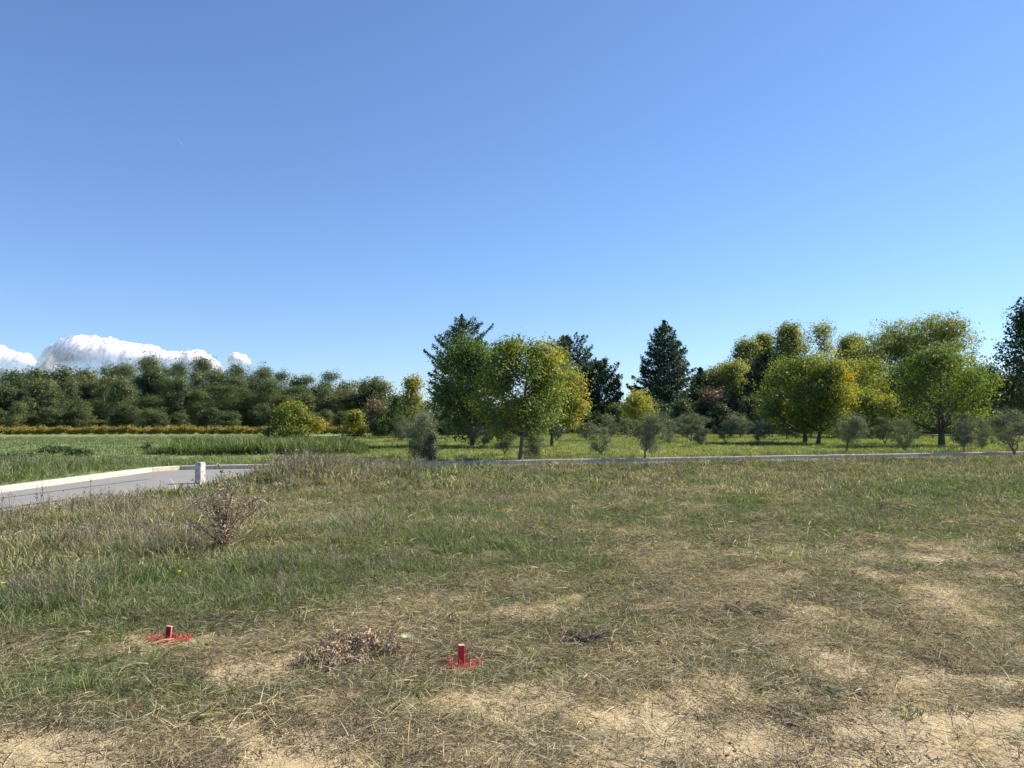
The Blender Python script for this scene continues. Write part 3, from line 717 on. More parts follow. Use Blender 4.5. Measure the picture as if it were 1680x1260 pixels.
def put_olive(ty, px, py, top, w, label, rz=0.0, D=None, group=None):
    b = base(px, py, D); H = height(px, top, b)*0.97; R = wid(w/2, b[1]); sx = R/OH[ty][1]; sz = H/OH[ty][0]
    if ty not in op:
        op[ty] = put_tree('olive_tree', OT[ty], (M['bark_olive'], M['olive']), b, label, 'olive tree', group, rz, (sx, sx, sz))
        return op[ty]
    return copy_tree(op[ty], b, rz, (sx, sx, sz), label, group)
put_olive(2, 694, 752, 679, 68, 'large dense grey-green olive bush near the kerb, leftmost of the olives')
put_olive(3, 790, 737, 700, 62, 'olive with forked V-shaped pale trunk in shade under the deep green tree', 0.6)
put_olive(1, 828, 748, 694, 48, 'small olive with two thin stems just left of the nearest trunk')
put_olive(2, 877, 755, 690, 46, 'tall bushy olive pressed against the right of the nearest trunk', 1.2)
put_olive(5, 914, 724, 692, 34, 'small olive behind the thin trunk of the yellow tinged tree')
put_olive(5, 964, 724, 693, 44, 'rounded low olive in front of the dense cypress, with dark tuft at its foot', 2.0)
put_olive(4, 1001, 719, 689, 34, 'small olive below the narrow sky gap', 2.0)
put_olive(4, 985, 747, 704, 46, 'sparse low olive sprout near the kerb with dark stump', 3.4)
put_olive(0, 1055, 755, 676, 62, 'olive with thin trunk leaning right, close behind the kerb')
put_olive(4, 1098, 730, 690, 36, 'bushy olive with dark growth at its foot, right of the leaning olive', 4.0)
put_olive(3, 1134, 726, 678, 62, 'broad round olive below the small conifer', 1.9)
put_olive(1, 1150, 733, 700, 34, 'small pale olive in front of the broad round one', 2.2)
put_olive(3, 1191, 729, 690, 42, 'brownish olive with dark short trunk, below the reddish-brown tree', 3.0)
put_olive(3, 1243, 731, 690, 48, 'dark olive with vase of short branches, below the dark blue conifer', 4.1)
put_olive(1, 1291, 722, 688, 38, 'olive with thin upright stem just left of the forked yellow-green tree', 1.0)
put_olive(5, 1306, 722, 694, 34, 'low olive against the left of the forked trunk', 0.4)
put_olive(5, 1362, 718, 690, 34, 'low dark olive right of the golden tree trunk', 1.4)
put_olive(0, 1387, 743, 680, 54, 'olive with crooked stem leaning right, below the golden bushy tree', 0.1)
put_olive(3, 1401, 722, 688, 36, 'olive half hidden behind the crooked one', 0.1)
put_olive(1, 1452, 729, 687, 44, 'grey olive with straight short trunk below the pale frame', 2.7)
put_olive(4, 1484, 741, 690, 42, 'grey hanging olive between the pale frame and the wide layered tree', 2.7)
put_olive(1, 1582, 745, 681, 46, 'round olive with one curved stem, right of the wide layered tree trunk', 4.0)
put_olive(4, 1612, 738, 690, 42, 'spreading low olive between the curved-stem olive and the right edge one', 0.9)
put_olive(3, 1664, 747, 672, 84, 'wide olive with forked V trunk at the right edge of the photo', 1.1)
rng = np.random.default_rng(12)
FO = ['behind the large dense olive bush', 'left of the deep green tree', 'behind the nearest trunk', 'right of the narrow sky gap', 'behind the leaning olive', 'just left of the broad round one', 'left of the dark vase-shaped one', 'right of the dark vase-shaped one', 'behind the forked yellow-green tree', 'behind the golden tree trunk', 'left of the pale frame post', 'right of the pale frame post', 'left of the wide layered tree', 'right beside the wide layered tree trunk', 'left of the right edge one', 'at the right edge, half cut off', 'beyond the right photo edge, larger', 'far back under the pale trees', 'far back, right of the wide layered tree trunk']
for px, D in ((660, 50), (735, 56), (850, 58), (1030, 60), (1075, 63), (1120, 60), (1215, 58), (1265, 60), (1330, 62), (1375, 60), (1425, 58), (1470, 60), (1505, 55), (1530, 58), (1640, 52), (1700, 50), (1745, 42), (1210, 66), (1560, 62)):
    b = base(px, D=D); put_olive(int(rng.integers(3, 6)), px, None, 688-rng.uniform(0, 5), rng.uniform(34, 50), 'small grey olive of the farther rows, '+FO.pop(0), rng.uniform(0, 6), D, 'olives in the farther rows')

# --- shrubs
def shrub(seed, px, py, top, w, label, mat, leaf=0.12, nleaf=6000, D=None, name='shrub', kind='dome', vb=0, **k):
    b = base(px, py, D); H = height(px, top, b); R = wid(w/2, b[1])
    return put_tree(name, broadleaf(seed, H, 0.08, R, kind, k.pop('lobes', 18), nleaf, leaf, leaf*1.6, 0.05, nlimb=5, vbias=vb, **k), (M['bark'], mat), b, label, 'shrub')
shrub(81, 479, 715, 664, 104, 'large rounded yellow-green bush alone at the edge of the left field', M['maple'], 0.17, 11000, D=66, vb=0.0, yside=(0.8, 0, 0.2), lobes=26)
shrub(82, 582, 709, 678, 46, 'small bright yellow-green bush at the end of the vine rows', M['yellow'], 0.17, 4000, D=72, vb=-0.1)
shrub(83, 617, 709, 659, 46, 'reddish-brown autumn bush beside the small yellow-green bush', M['brown'], 0.18, 5000, D=76)
shrub(84, 636, 711, 690, 40, 'low green bush left of the leftmost olive', M['maple'], 0.16, 2500, D=70)
shrub(85, 705, 760, 714, 26, 'thin brown dry shrub in front of the large olive bush, at the kerb', M['brown'], 0.05, 1600, vb=-0.1, open_=0.4)
shrub(86, 88, 757, 738, 44, 'dark leafy bush in the scrub left of the road', M['greentree'], 0.07, 2600, D=33)
shrub(87, 130, 764, 742, 46, 'dark green bush right of the leafy one in the scrub', M['greentree'], 0.07, 2600, D=31)
shrub(88, 250, 748, 730, 34, 'small dark bush at the left end of the tall grass strip', M['greentree'], 0.07, 1600, D=37)
shrub(89, 204, 771, 756, 24, 'tiny dark bush just above the white kerb', M['greentree'], 0.05, 1000, D=27)
shrub(90, 30, 772, 750, 60, 'broad dark bush in the scrub at the left edge of the photo', M['greentree'], 0.07, 2600, D=28)

# --- the wood on the left
FW = []
for sd_, kw in ((91, dict(kind='round', lobes=34, spiky=0.3)), (92, dict(kind='dome', lobes=30, spiky=0.4)), (93, dict(kind='egg', lobes=30, spiky=0.4))):
    FW.append((broadleaf(sd_, 10, 1.2, 3.6, nleaf=11000, leaf=0.27, crad=0.42, trunk=0.2, **kw), 'forest', 'wood_tree'))
for sd_, kw in ((94, dict(kind='egg', lobes=30, spiky=0.6)), (95, dict(kind='column', lobes=26, spiky=0.7)), (96, dict(kind='egg', lobes=26, spiky=0.6))):
    FW.append((broadleaf(sd_, 10, 1.5, 2.7, nleaf=11000, leaf=0.23, crad=0.36, trunk=0.2, up=0.8, asp=0.35, **kw), 'pine', 'pine_tree'))
fp = {}
def wood(ty, px, top, w, D, label, group=None):
    b = base(px, D=D); H = height(px, top, b); R = wid(w*0.68, D); s = R/(3.6 if ty < 3 else 2.7); rz = rngf.uniform(0, 6.28)
    if ty not in fp:
        t, mt, nm = FW[ty]
        fp[ty] = put_tree(nm, t, (M['bark_pale'] if ty > 2 else M['bark'], M[mt]), b, label, 'tree', group, rz, (s, s, H/10)); return
    copy_tree(fp[ty], b, rz, (s, s, H/10), label, group)
rngf = np.random.default_rng(21)
OUT = [(-80, 612), (0, 617), (60, 612), (95, 609), (130, 611), (170, 604), (205, 600), (245, 588), (270, 603), (292, 597), (332, 589), (355, 606), (386, 601), (405, 612), (432, 605), (470, 617), (500, 621), (520, 616), (541, 612), (560, 628), (598, 626), (625, 630), (645, 668)]
NAMED = [(0, 20, 612, 62), (0, 62, 609, 50), (1, 100, 608, 56), (0, 140, 610, 52), (0, 185, 603, 52), (3, 206, 599, 40), (3, 243, 587, 46), (4, 268, 605, 30), (3, 292, 597, 36), (3, 332, 588, 44), (4, 358, 610, 26), (3, 386, 600, 36),
         (5, 408, 613, 30), (3, 432, 604, 42), (4, 462, 612, 34), (0, 486, 621, 36), (4, 503, 618, 30), (4, 540, 612, 34), (0, 566, 629, 40), (0, 602, 625, 56)]
ND = ['broad dark tree at the left end of the far wood, cut by the photo edge', 'dark tree second from the left in the skyline of the wood', 'dark tree below the left end of the large cloud', 'low-topped dark tree under the brightest cloud top',
      'dark green tree left of the wood\'s highest pines', 'pine just left of the highest round-topped pine', 'highest round-topped dark pine on the left of the wood', 'slim pine filling the dip right of the highest round-topped pine',
      'mid-height pine between the two highest pines', 'high flat-topped pine straight above the white post', 'thin pine under the small separate cloud\'s left', 'small-headed pine below the small separate cloud',
      'slim pine right of the small-headed one', 'rounded pine above the left of the large yellow-green bush', 'feathery pine above the yellow-green bush', 'dark tree above the right side of the yellow-green bush',
      'slim dark pine right of the yellow-green bush', 'pointed dark pine poking above the right part of the wood', 'dark tree between the pointed pine and the brownish end tree', 'rounded brownish-green tree at the right end of the wood']
for (ty, px, top, w), lb in zip(NAMED, ND): wood(ty, px, top, w, rngf.uniform(146, 156), lb)
ox = [q[0] for q in OUT]; oy = [q[1] for q in OUT]
for px in range(-110, 640, 24):
    pine = 200 < px < 500
    wood(int(rngf.integers(3, 6)) if pine and rngf.random() < 0.8 else int(rngf.integers(0, 3)), px+rngf.uniform(-6, 6), np.interp(px, ox, oy)+rngf.uniform(10, 24), rngf.uniform(30, 48), rngf.uniform(136, 143),
         'grey-green pine in the middle of the far wood' if False else 'tree within the far wood, below its skyline', 'trees within the far wood')
for px in range(-110, 630, 22):
    pine = 150 < px < 480
    wood(int(rngf.integers(3, 6)) if pine and rngf.random() < 0.7 else int(rngf.integers(0, 3)), px+rngf.uniform(-6, 6), rngf.uniform(622, 664), rngf.uniform(26, 46), rngf.uniform(122, 130), 'lower tree in the front row of the far wood', 'front row trees of the far wood')
for px in range(-110, 640, 27):
    wood(int(rngf.integers(0, 3)), px+rngf.uniform(-6, 6), rngf.uniform(660, 690), rngf.uniform(22, 36), rngf.uniform(114, 119), 'dark undergrowth shrub at the foot of the far wood', 'undergrowth of the far wood')

for px in range(650, 1760, 30):
    wood(int(rngf.integers(0, 3)), px, rngf.uniform(655, 672), rngf.uniform(34, 50), rngf.uniform(108, 118), 'dark tree far behind the orchard hedge, mostly hidden', 'trees behind the orchard hedge')
# --- vine rows
vt = broadleaf(97, 0.86, 0.22, 0.95, 'dome', 12, 1300, 0.13, 0.14, 0.03, nlimb=3, flat=0.45)
vproto = None
for row, Dv in enumerate((94, 97.5)):
    px = -90.0
    while px < 610:
        b = base(px, D=Dv+px*0.004); s = rngf.uniform(0.9, 1.1); lb = 'autumn coloured vine, yellow to rust, in the long rows below the wood'
        if vproto is None: vproto = put_tree('grapevine', vt, (M['bark'], M['vine']), b, lb, 'grapevine', 'vines in the long rows', 0, (s, s, s))
        else: copy_tree(vproto, b, rngf.uniform(-0.3, 0.3)+(pi if rngf.random() < 0.5 else 0), (s, s, s*rngf.uniform(0.8, 1.12)), lb, 'vines in the long rows')
        px += 14.5

# ------------------------------------------------------------------ scattered ground cover
def source_col(name, mbs, mat):
    c = bpy.data.collections.new(name)
    for k, mb in enumerate(mbs):
        me = mb.build(name, mat, data_only=True); o = bpy.data.objects.new(name, me); c.objects.link(o)
    return c
def scatter_tree(colx):
    ng = bpy.data.node_groups.new('scatter', 'GeometryNodeTree')
    ng.interface.new_socket('Geometry', in_out='INPUT', socket_type='NodeSocketGeometry'); ng.interface.new_socket('Geometry', in_out='OUTPUT', socket_type='NodeSocketGeometry')
    gi = ng.nodes.new('NodeGroupInput'); go = ng.nodes.new('NodeGroupOutput')
    ip = ng.nodes.new('GeometryNodeInstanceOnPoints'); ci = ng.nodes.new('GeometryNodeCollectionInfo')
    ci.inputs['Collection'].default_value = colx; ci.inputs['Separate Children'].default_value = True; ci.inputs['Reset Children'].default_value = True
    def na(n, t):
        q = ng.nodes.new('GeometryNodeInputNamedAttribute'); q.data_type = t; q.inputs[0].default_value = n; return q.outputs[0]
    e = ng.nodes.new('FunctionNodeEulerToRotation'); L = ng.links.new
    L(gi.outputs[0], ip.inputs['Points']); L(ci.outputs[0], ip.inputs['Instance']); ip.inputs['Pick Instance'].default_value = True
    L(na('idx', 'INT'), ip.inputs['Instance Index']); L(na('rot', 'FLOAT_VECTOR'), e.inputs[0]); L(e.outputs[0], ip.inputs['Rotation']); L(na('scl', 'FLOAT_VECTOR'), ip.inputs['Scale'])
    L(ip.outputs[0], go.inputs[0]); return ng
def scatter(name, colx, x, y, scl, tint, rng, tilt=0.12, z=None, szr=None, label=None, zoff=0.0, rot=None):
    n = len(x)
    z = terrain(x, y)+zoff if z is None else z
    me = mesh(name, np.stack([x, y, z], 1), np.zeros((0, 4), int))
    R = np.stack([rng.normal(0, tilt, n), rng.normal(0, tilt, n), rng.uniform(0, 6.283, n)], 1) if rot is None else rot
    S = np.stack([scl, scl, scl*(szr if szr is not None else 1)], 1)
    for nm, dat in (('rot', R), ('scl', S)):
        a = me.attributes.new(nm, 'FLOAT_VECTOR', 'POINT'); a.data.foreach_set('vector', dat.astype(np.float32).ravel())
    a = me.attributes.new('tint', 'FLOAT', 'POINT'); a.data.foreach_set('value', np.asarray(tint, np.float32))
    a = me.attributes.new('idx', 'INT', 'POINT'); a.data.foreach_set('value', rng.integers(0, len(colx.objects), n).astype(np.int32))
    o = link(name, me); md = o.modifiers.new('scatter', 'NODES'); md.node_group = scatter_tree(colx)
    tag(o, label, None, None, 'stuff'); return o

def tuft(seed, n, h, lean, w, r, curve, segs=3):
    rng = np.random.default_rng(seed); mb = MB(); a = rng.uniform(0, 6.283, n); q = r*np.sqrt(rng.random(n))
    base_ = np.stack([q*np.cos(a), q*np.sin(a), np.full(n, -0.01)], 1)
    az = a+rng.normal(0, 0.7, n)
    blades(mb, base_, az, rng.uniform(*h, n), np.abs(rng.normal(0, lean, n)), w*rng.uniform(0.7, 1.3, n), rng, curve, segs)
    return mb
def litter(seed, n, L, w, r, z=0.03):
    rng = np.random.default_rng(seed); mb = MB(); a = rng.uniform(0, 6.283, n); q = r*np.sqrt(rng.random(n))
    base_ = np.stack([q*np.cos(a), q*np.sin(a), rng.random(n)**2*z+0.003], 1)
    blades(mb, base_, rng.uniform(0, 6.283, n), rng.uniform(*L, n), rng.normal(1.42, 0.22, n), w*rng.uniform(0.6, 1.5, n), rng, 0.25, 3)
    return mb
def weed(seed, n, h, w, r, br=4, seeds=True):
    """upright dead stems with side branches and seed specks"""
    rng = np.random.default_rng(seed); mb = MB()
    for k in range(n):
        a = rng.uniform(0, 6.283); q = r*math.sqrt(rng.random()); b = np.array([q*cos(a), q*sin(a), -0.01]); H = rng.uniform(*h)
        ln = rng.uniform(0, 0.35); d = np.array([cos(a)*ln, sin(a)*ln, 1.0]); d /= np.linalg.norm(d)
        v = rng.random()
        blades(mb, b[None], np.array([a]), np.array([H]), np.array([ln]), np.array([w*1.3]), rng, 0.15, 3, np.array([v]))
        m_ = br; f = rng.uniform(0.35, 0.95, m_)
        blades(mb, b+d*(H*f)[:, None], rng.uniform(0, 6.283, m_), H*(1.05-f)*rng.uniform(0.4, 0.8, m_), rng.uniform(0.5, 1.1, m_), np.full(m_, w*0.8), rng, -0.3, 2, np.full(m_, v))
        if seeds:
            c = b+d*(H*rng.uniform(0.5, 1.05, 8))[:, None]+rng.normal(0, H*0.07, (8, 3)); leaves(mb, c, rng.normal(size=(8, 3)), np.full(8, 2.6*w+0.004), rng, 0.7, np.clip(v+rng.normal(0, 0.2, 8), 0, 1))
    return mb
def rosette(seed, n, L, w):
    rng = np.random.default_rng(seed); mb = MB(); az = np.arange(n)*2.4+rng.normal(0, 0.3, n)
    for k in range(n):
        l = L*rng.uniform(0.6, 1.2); e = rng.uniform(0.15, 0.9); pts = []
        u = np.array([0, 0.3, 0.7, 1.0]); ww = np.array([0.15, 0.8, 1.0, 0.1])*w*rng.uniform(0.7, 1.2)
        ax = np.array([cos(az[k]), sin(az[k]), 0]); sd_ = np.array([-sin(az[k]), cos(az[k]), 0])
        c = ax*(u*l*cos(e))[:, None]+np.array([0, 0, 1])*(l*(sin(e)*u-0.35*u**2))[:, None]
        V = np.stack([c-sd_*ww[:, None]/2+[0, 0, .004], c+sd_*ww[:, None]/2+[0, 0, .004]], 1).reshape(-1, 3)
        mb.add(V, [(2*i, 2*i+1, 2*i+3, 2*i+2) for i in range(3)], rng.uniform(0.4, 1))
    return mb
def clod(seed, s=1.0):
    rng = np.random.default_rng(seed); mb = MB(); n = 6
    an = np.arange(n)*2*pi/n; V = []
    for z, r in ((-0.3, 0.8), (0.1, 1.0), (0.45, 0.7), (0.62, 0.25)):
        for a in an: V.append((r*cos(a)*rng.uniform(0.7, 1.2), r*sin(a)*rng.uniform(0.7, 1.2), z*rng.uniform(0.8, 1.1)))
    Q = [(L*n+j, L*n+(j+1) % n, (L+1)*n+(j+1) % n, (L+1)*n+j) for L in range(3) for j in range(n)]+[(18, 19, 20, 21), (18, 21, 22, 23)]
    mb.add(np.array(V)*s, Q, rng.random()); return mb

K = {}
K['short1'] = source_col('grass_near', [tuft(s, 26, (0.04, 0.10), 0.7, 0.0034, 0.06, 0.9) for s in range(100, 107)], M['grass'])
K['short2'] = source_col('grass_mid', [tuft(s, 32, (0.04, 0.12), 0.75, 0.0052, 0.12, 0.9) for s in range(110, 116)], M['grass'])
K['short3'] = source_col('grass_far', [tuft(s, 24, (0.06, 0.14), 0.6, 0.014, 0.20, 0.8, 2) for s in range(120, 125)], M['grass'])
K['tall1'] = source_col('tall_grass_near', [tuft(s, 20, (0.4, 1.0), 0.55, 0.0038/0.3, 0.35, 1.0, 4) for s in range(130, 137)], M['grass'])
K['tall2'] = source_col('tall_grass_mid', [tuft(s, 30, (0.3, 1.0), 0.6, 0.0048/0.3, 0.6, 1.0, 3) for s in range(140, 145)], M['grass'])
K['lit1'] = source_col('straw_near', [litter(s, 48, (0.02, 0.13), 0.0024, 0.15) for s in range(150, 158)], M['grass'])
K['lit2'] = source_col('straw_mid', [litter(s, 44, (0.04, 0.20), 0.0042, 0.25, 0.05) for s in range(160, 165)], M['grass'])
K['weed1'] = source_col('weed_near', [weed(s, 7, (0.6, 1.0), 0.0026/0.4, 0.2) for s in range(170, 177)], M['dryweed'])
K['weed2'] = source_col('weed_mid', [weed(s, 7, (0.6, 1.0), 0.006/0.4, 0.35) for s in range(180, 185)], M['dryweed'])
K['ros'] = source_col('rosette', [rosette(s, 14, 0.07, 0.015) for s in range(190, 195)], M['grass'])
K['clod'] = source_col('clod', [clod(s) for s in range(200, 206)], M['clod'])
K['dlit1'] = source_col('dark_straw_near', [litter(s, 40, (0.02, 0.12), 0.003, 0.15, 0.035) for s in range(250, 256)], M['darklitter'])
K['dlit2'] = source_col('dark_straw_mid', [litter(s, 40, (0.04, 0.18), 0.005, 0.25, 0.05) for s in range(260, 265)], M['darklitter'])
K['orch'] = source_col('orchard_tuft', [tuft(s, 26, (0.06, 0.15), 0.5, 0.016, 0.26, 0.7, 2) for s in range(210, 216)], M['orchard'])
K['crop'] = source_col('crop_tuft', [tuft(s, 26, (0.08, 0.18), 0.45, 0.03, 0.5, 0.6, 2) for s in range(220, 225)], M['field'])
K['scrub'] = source_col('scrub_tuft', [tuft(s, 24, (0.5, 1.0), 0.35, 0.035, 0.4, 0.6, 3) for s in range(230, 236)], M['grass'])

def wedge(rng, n, r0, r1, half=41.0, extra=1.8):
    """uniform points in the sector in front, widened by a step to the side"""
    r = np.sqrt(rng.random(n)*(r1**2-r0**2)+r0**2); a = np.radians(90-rng.uniform(-half, half, n))
    x = r*np.cos(a)+rng.uniform(-extra, extra, n); y = r*np.sin(a)
    return x, y
def area(r0, r1, half=41.0): return math.radians(2*half)*(r1**2-r0**2)/2
rng = np.random.default_rng(77)
def nearfield(r0, r1, dens):
    x, y = wedge(rng, int(area(r0, r1)*dens), r0, r1); d = road_d(x, y); ok = (d > np.where(x > -5, 0.0, 0.13)) & ~farside(x, y)
    x, y = x[ok], y[ok]; d = d[ok]; ok = (np.hypot(x-S1[0], (y-S1[1])*1.3) > 0.15) & (np.hypot(x-S2[0]-0.03, y-S2[1]) > 0.14) & (np.hypot(x-DB[0], y-DB[1]) > 0.09)
    x, y, d = x[ok], y[ok], d[ok]; g, b, t = cover(x, y); t = t+0.22*np.exp(-((x+5.5)/0.9)**2-((y-18.2)/1.3)**2)+0.2*np.exp(-d/1.2)*(x > -5); return x, y, g, b, t, d
def chance(p): return rng.random(np.shape(p)) < p
# 1 short grass
for nm, r0, r1, dens in (('short1', 2.0, 8.5, 330), ('short2', 8.5, 16, 140), ('short3', 16, 42, 60)):
    x, y, g, b, t, d = nearfield(r0, r1, dens)
    k_ = chance(np.clip(0.18+g*1.0, 0, 1)*(1-ss((b-0.2)/0.35)*0.97))
    x, y, g, b, t = x[k_], y[k_], g[k_], b[k_], t[k_]
    scatter('short_grass', K[nm], x, y, np.clip(0.55+t*4.2, 0.5, 1.9)*rng.uniform(0.6, 1.3, len(x)), g*1.15+rng.normal(0, 0.26, len(x)), rng, label='short mixed green and dry grass of the vacant plot')
# 2 straw litter
for nm, r0, r1, dens in (('lit1', 2.0, 9, 230), ('lit2', 9, 38, 36)):
    x, y, g, b, t, d = nearfield(r0, r1, dens)
    k_ = chance(np.clip(0.25+0.9*(1-g), 0, 1)*(1-0.72*ss((b-0.25)/0.45)))
    x, y, g, b = x[k_], y[k_], g[k_], b[k_]
    scatter('straw_litter', K[nm], x, y, rng.uniform(0.6, 1.4, len(x)), np.clip(g*0.55, 0, 0.5)+rng.normal(-0.05, 0.08, len(x)), rng, tilt=0.06, zoff=0.004, label='mown straw lying over the dry soil')
# 2b darker mouldering litter
for nm, r0, r1, dens in (('lit1', 2.0, 9, 70), ('lit2', 9, 34, 16)):
    x, y, g, b, t, d = nearfield(r0, r1, dens); w_ = fbm(x, y, 0.5, 133, 4)
    k_ = chance(ss((w_-0.42)/0.16)*(1-0.5*ss((b-0.3)/0.4))); x, y = x[k_], y[k_]
    scatter('dark_litter', K['d'+nm], x, y, rng.uniform(0.6, 1.3, len(x)), np.full(len(x), -1.0), rng, tilt=0.08, zoff=0.008, label='dark brown rotting stems matted over the straw')
# 3 tall grass
for nm, r0, r1, dens in (('tall1', 2.5, 10, 60), ('tall2', 10, 38, 26)):
    x, y, g, b, t, d = nearfield(r0, r1, dens)
    k_ = chance(ss((t-0.09)/0.14)*(0.35+0.65*g)*(1-ss((b-0.2)/0.2)))
    x, y, g, b, t = x[k_], y[k_], g[k_], b[k_], t[k_]
    scatter('tall_grass', K[nm], x, y, t*rng.uniform(0.45, 1.1, len(x)), g+0.05+rng.normal(0, 0.34, len(x)), rng, tilt=0.15, label='tall green grass growing in clumps on the left of the plot')
# 4 dry weeds
for nm, r0, r1, dens in (('weed1', 2.8, 11, 48), ('weed2', 11, 40, 30)):
    x, y, g, b, t, d = nearfield(r0, r1, dens)
    w_ = fbm(x, y, 1.6, 91, 3)
    k_ = chance(ss((t-0.06)/0.15)*np.clip((w_-0.38)*5, 0.12, 1)*(1-0.7*ss((b-0.2)/0.2)))
    x, y, g, b, t = x[k_], y[k_], g[k_], b[k_], t[k_]
    scatter('dry_weeds', K[nm], x, y, np.clip(t, 0.1, 1)*rng.uniform(0.7, 1.35, len(x)), rng.normal(0.02, 0.12, len(x)), rng, tilt=0.2, label='grey-brown dead weed stems among the grass')
# 5 rosettes and clods
x, y, g, b, t, d = nearfield(2.2, 14, 22)
k_ = chance(np.clip(g-0.25, 0, 1)); x, y, g = x[k_], y[k_], g[k_]
scatter('weed_rosettes', K['ros'], x, y, rng.uniform(0.5, 1.5, len(x)), rng.uniform(0.7, 1.3, len(x)), rng, label='green leafy weed rosettes among the grass')
x, y, g, b, t, d = nearfield(1.8, 8, 120)
k_ = chance(ss((b-0.2)/0.5)*0.9+0.05); x, y = x[k_], y[k_]
scatter('soil_clods', K['clod'], x, y, 0.003+0.010*rng.random(len(x))**3.5, np.zeros(len(x)), rng, label='small clods and crumbs on the bare soil')
# orchard grass
x, y = wedge(rng, int(area(22, 74)*13), 22, 74, 41, 3); d = road_d(x, y)
px, py = inv(x, y)
ok = (d > 0.25) & farside(x, y) & (x > -9+(y-24)*-0.25+rng.normal(0, 1.5, len(x))); x, y = x[ok], y[ok]
scatter('orchard_grass', K['orch'], x, y, rng.uniform(0.6, 1.35, len(x)), 0.62+1.2*(fbm(x, y, 3.0, 51, 3)-0.45)+rng.normal(0, 0.12, len(x)), rng, label='bright green mown grass between the orchard trees')
# left field
x, y = wedge(rng, int(area(25, 96)*5), 25, 96, 41, 3); d = road_d(x, y)
ok = (d > 0.3) & farside(x, y) & ~(x > -9+(y-24)*-0.25); x, y = x[ok], y[ok]
dry = ss((y-66)/8)*ss((92-y)/6)
scatter('field_crop', K['crop'], x, y, rng.uniform(0.5, 0.95, len(x)), 0.95-0.75*dry+0.9*(fbm(x, y, 5.0, 52, 3)-0.5), rng, label='low green crop of the left field')
# tall grass strip and scrub beyond the kerb
def band(n, pxa, pxb, Da, Db): 
    D = rng.uniform(Da, Db, n); p_ = rng.uniform(pxa, pxb, n); return (p_-840)/F*D, D
x, y = band(1500, 235, 600, 32, 38)
hh = 0.8*ss((inv(x, y)[0]-225)/60)*ss((640-inv(x, y)[0])/90)
scatter('tall_grass_strip', K['scrub'], x, y, np.maximum(hh, 0.2)*rng.uniform(0.8, 1.15, len(x)), 1.15+rng.normal(0, 0.1, len(x)), rng, tilt=0.08, label='strip of tall dark green grass between field and orchard')
x, y = wedge(rng, 14000, 14, 31, 42, 2); d = road_d(x, y)
ok = (d > 0.25) & farside(x, y) & (x < -8) & (y < 34-0.15*(x+30)*0) & ((d < 12)); x, y, d = x[ok], y[ok], d[ok]
k_ = chance(0.75*ss((13-d)/4)); x, y, d = x[k_], y[k_], d[k_]
hh = (0.12+0.22*ss((-x-9.5)/4)*(1-ss((inv(x, y)[0]-150)/140)*0.6))*(0.3+1.3*fbm(x, y, 2.0, 55, 3))*ss((d+0.6)/2.2)*(1-0.6*ss((y-26)/4))
scatter('roadside_scrub', K['scrub'], x, y, hh*rng.uniform(0.7, 1.2, len(x)), 0.95+0.6*(fbm(x, y, 1.5, 57, 3)-0.5), rng, tilt=0.2, label='rough green scrub on the verge left of the road')
x2, y2 = x[::8], y[::8]
scatter('scrub_stems', K['weed2'], x2, y2, (hh*1.25)[::8], rng.normal(0.3, 0.2, len(x2)), rng, tilt=0.2, label='dead stems standing in the roadside scrub')
# verge weeds along the far kerb
x = rng.uniform(-9, 34, 1500); y = LINE(x)+0.3+np.abs(rng.normal(0, 0.5, len(x)))
scatter('kerb_weeds', K['weed2'], x, y, rng.uniform(0.08, 0.32, len(x))*(0.3+1.2*fbm(x, y, 1.5, 58, 2)), rng.normal(0.5, 0.3, len(x)), rng, label='mixed weeds sprouting behind the far kerb')

# ------------------------------------------------------------------ survey stakes and their paint
def gz(x, y): return float(terrain(np.array([x]), np.array([y]))[0])
def stake(S, h, w, dth, rz, label, tx, dark):
    z = gz(S[0], S[1])
    r = thing('survey_stake', (S[0], S[1], z-0.01), label, 'stake', rz=rz); r.rotation_euler = (0, tx, rz)
    mb = MB(); mb.box((0, 0, h/2-0.03), (w, dth, h+0.04), 0, 0.5, 0.003); mb.build('shaft', M['red'], r)
    mb = MB(); mb.box((0, 0, h-0.0065), (w+0.002, dth+0.002, 0.006), 0, 0.5, 0.0015); mb.build('lit_worn_top', M['pinkedge'], r)  # worn top, with sunlight put into its pale colour
    if dark:
        mb = MB(); mb.box((0, -dth/2-0.0008, h*0.72), (w*0.72, 0.0016, h*0.44)); mb.build('painted_shade_face', M['frontshade'], r)  # thin dark plate that paints shade on the upper front
        mb = MB(); mb.box((w/2+0.0005, -dth/2+0.001, h*0.5), (0.003, 0.005, h*0.9)); mb.build('lit_worn_edge', M['pinkedge'], r)  # pale worn edge strips, sunlit look put into the colour
        mb = MB(); mb.box((-w/2-0.0005, -dth/2+0.001, h*0.6), (0.0025, 0.004, h*0.6)); mb.build('lit_worn_edge', M['pinkedge'], r)
    return r
stake(S1, 0.135, 0.040, 0.020, rad(-8), 'short flat red stake with upper face coloured as in shade, left one of the two', 0.06, True)
stake(S2, 0.172, 0.040, 0.034, rad(20), 'taller square all-red stake in a red sprayed hollow, near the middle foreground', 0.02, False)
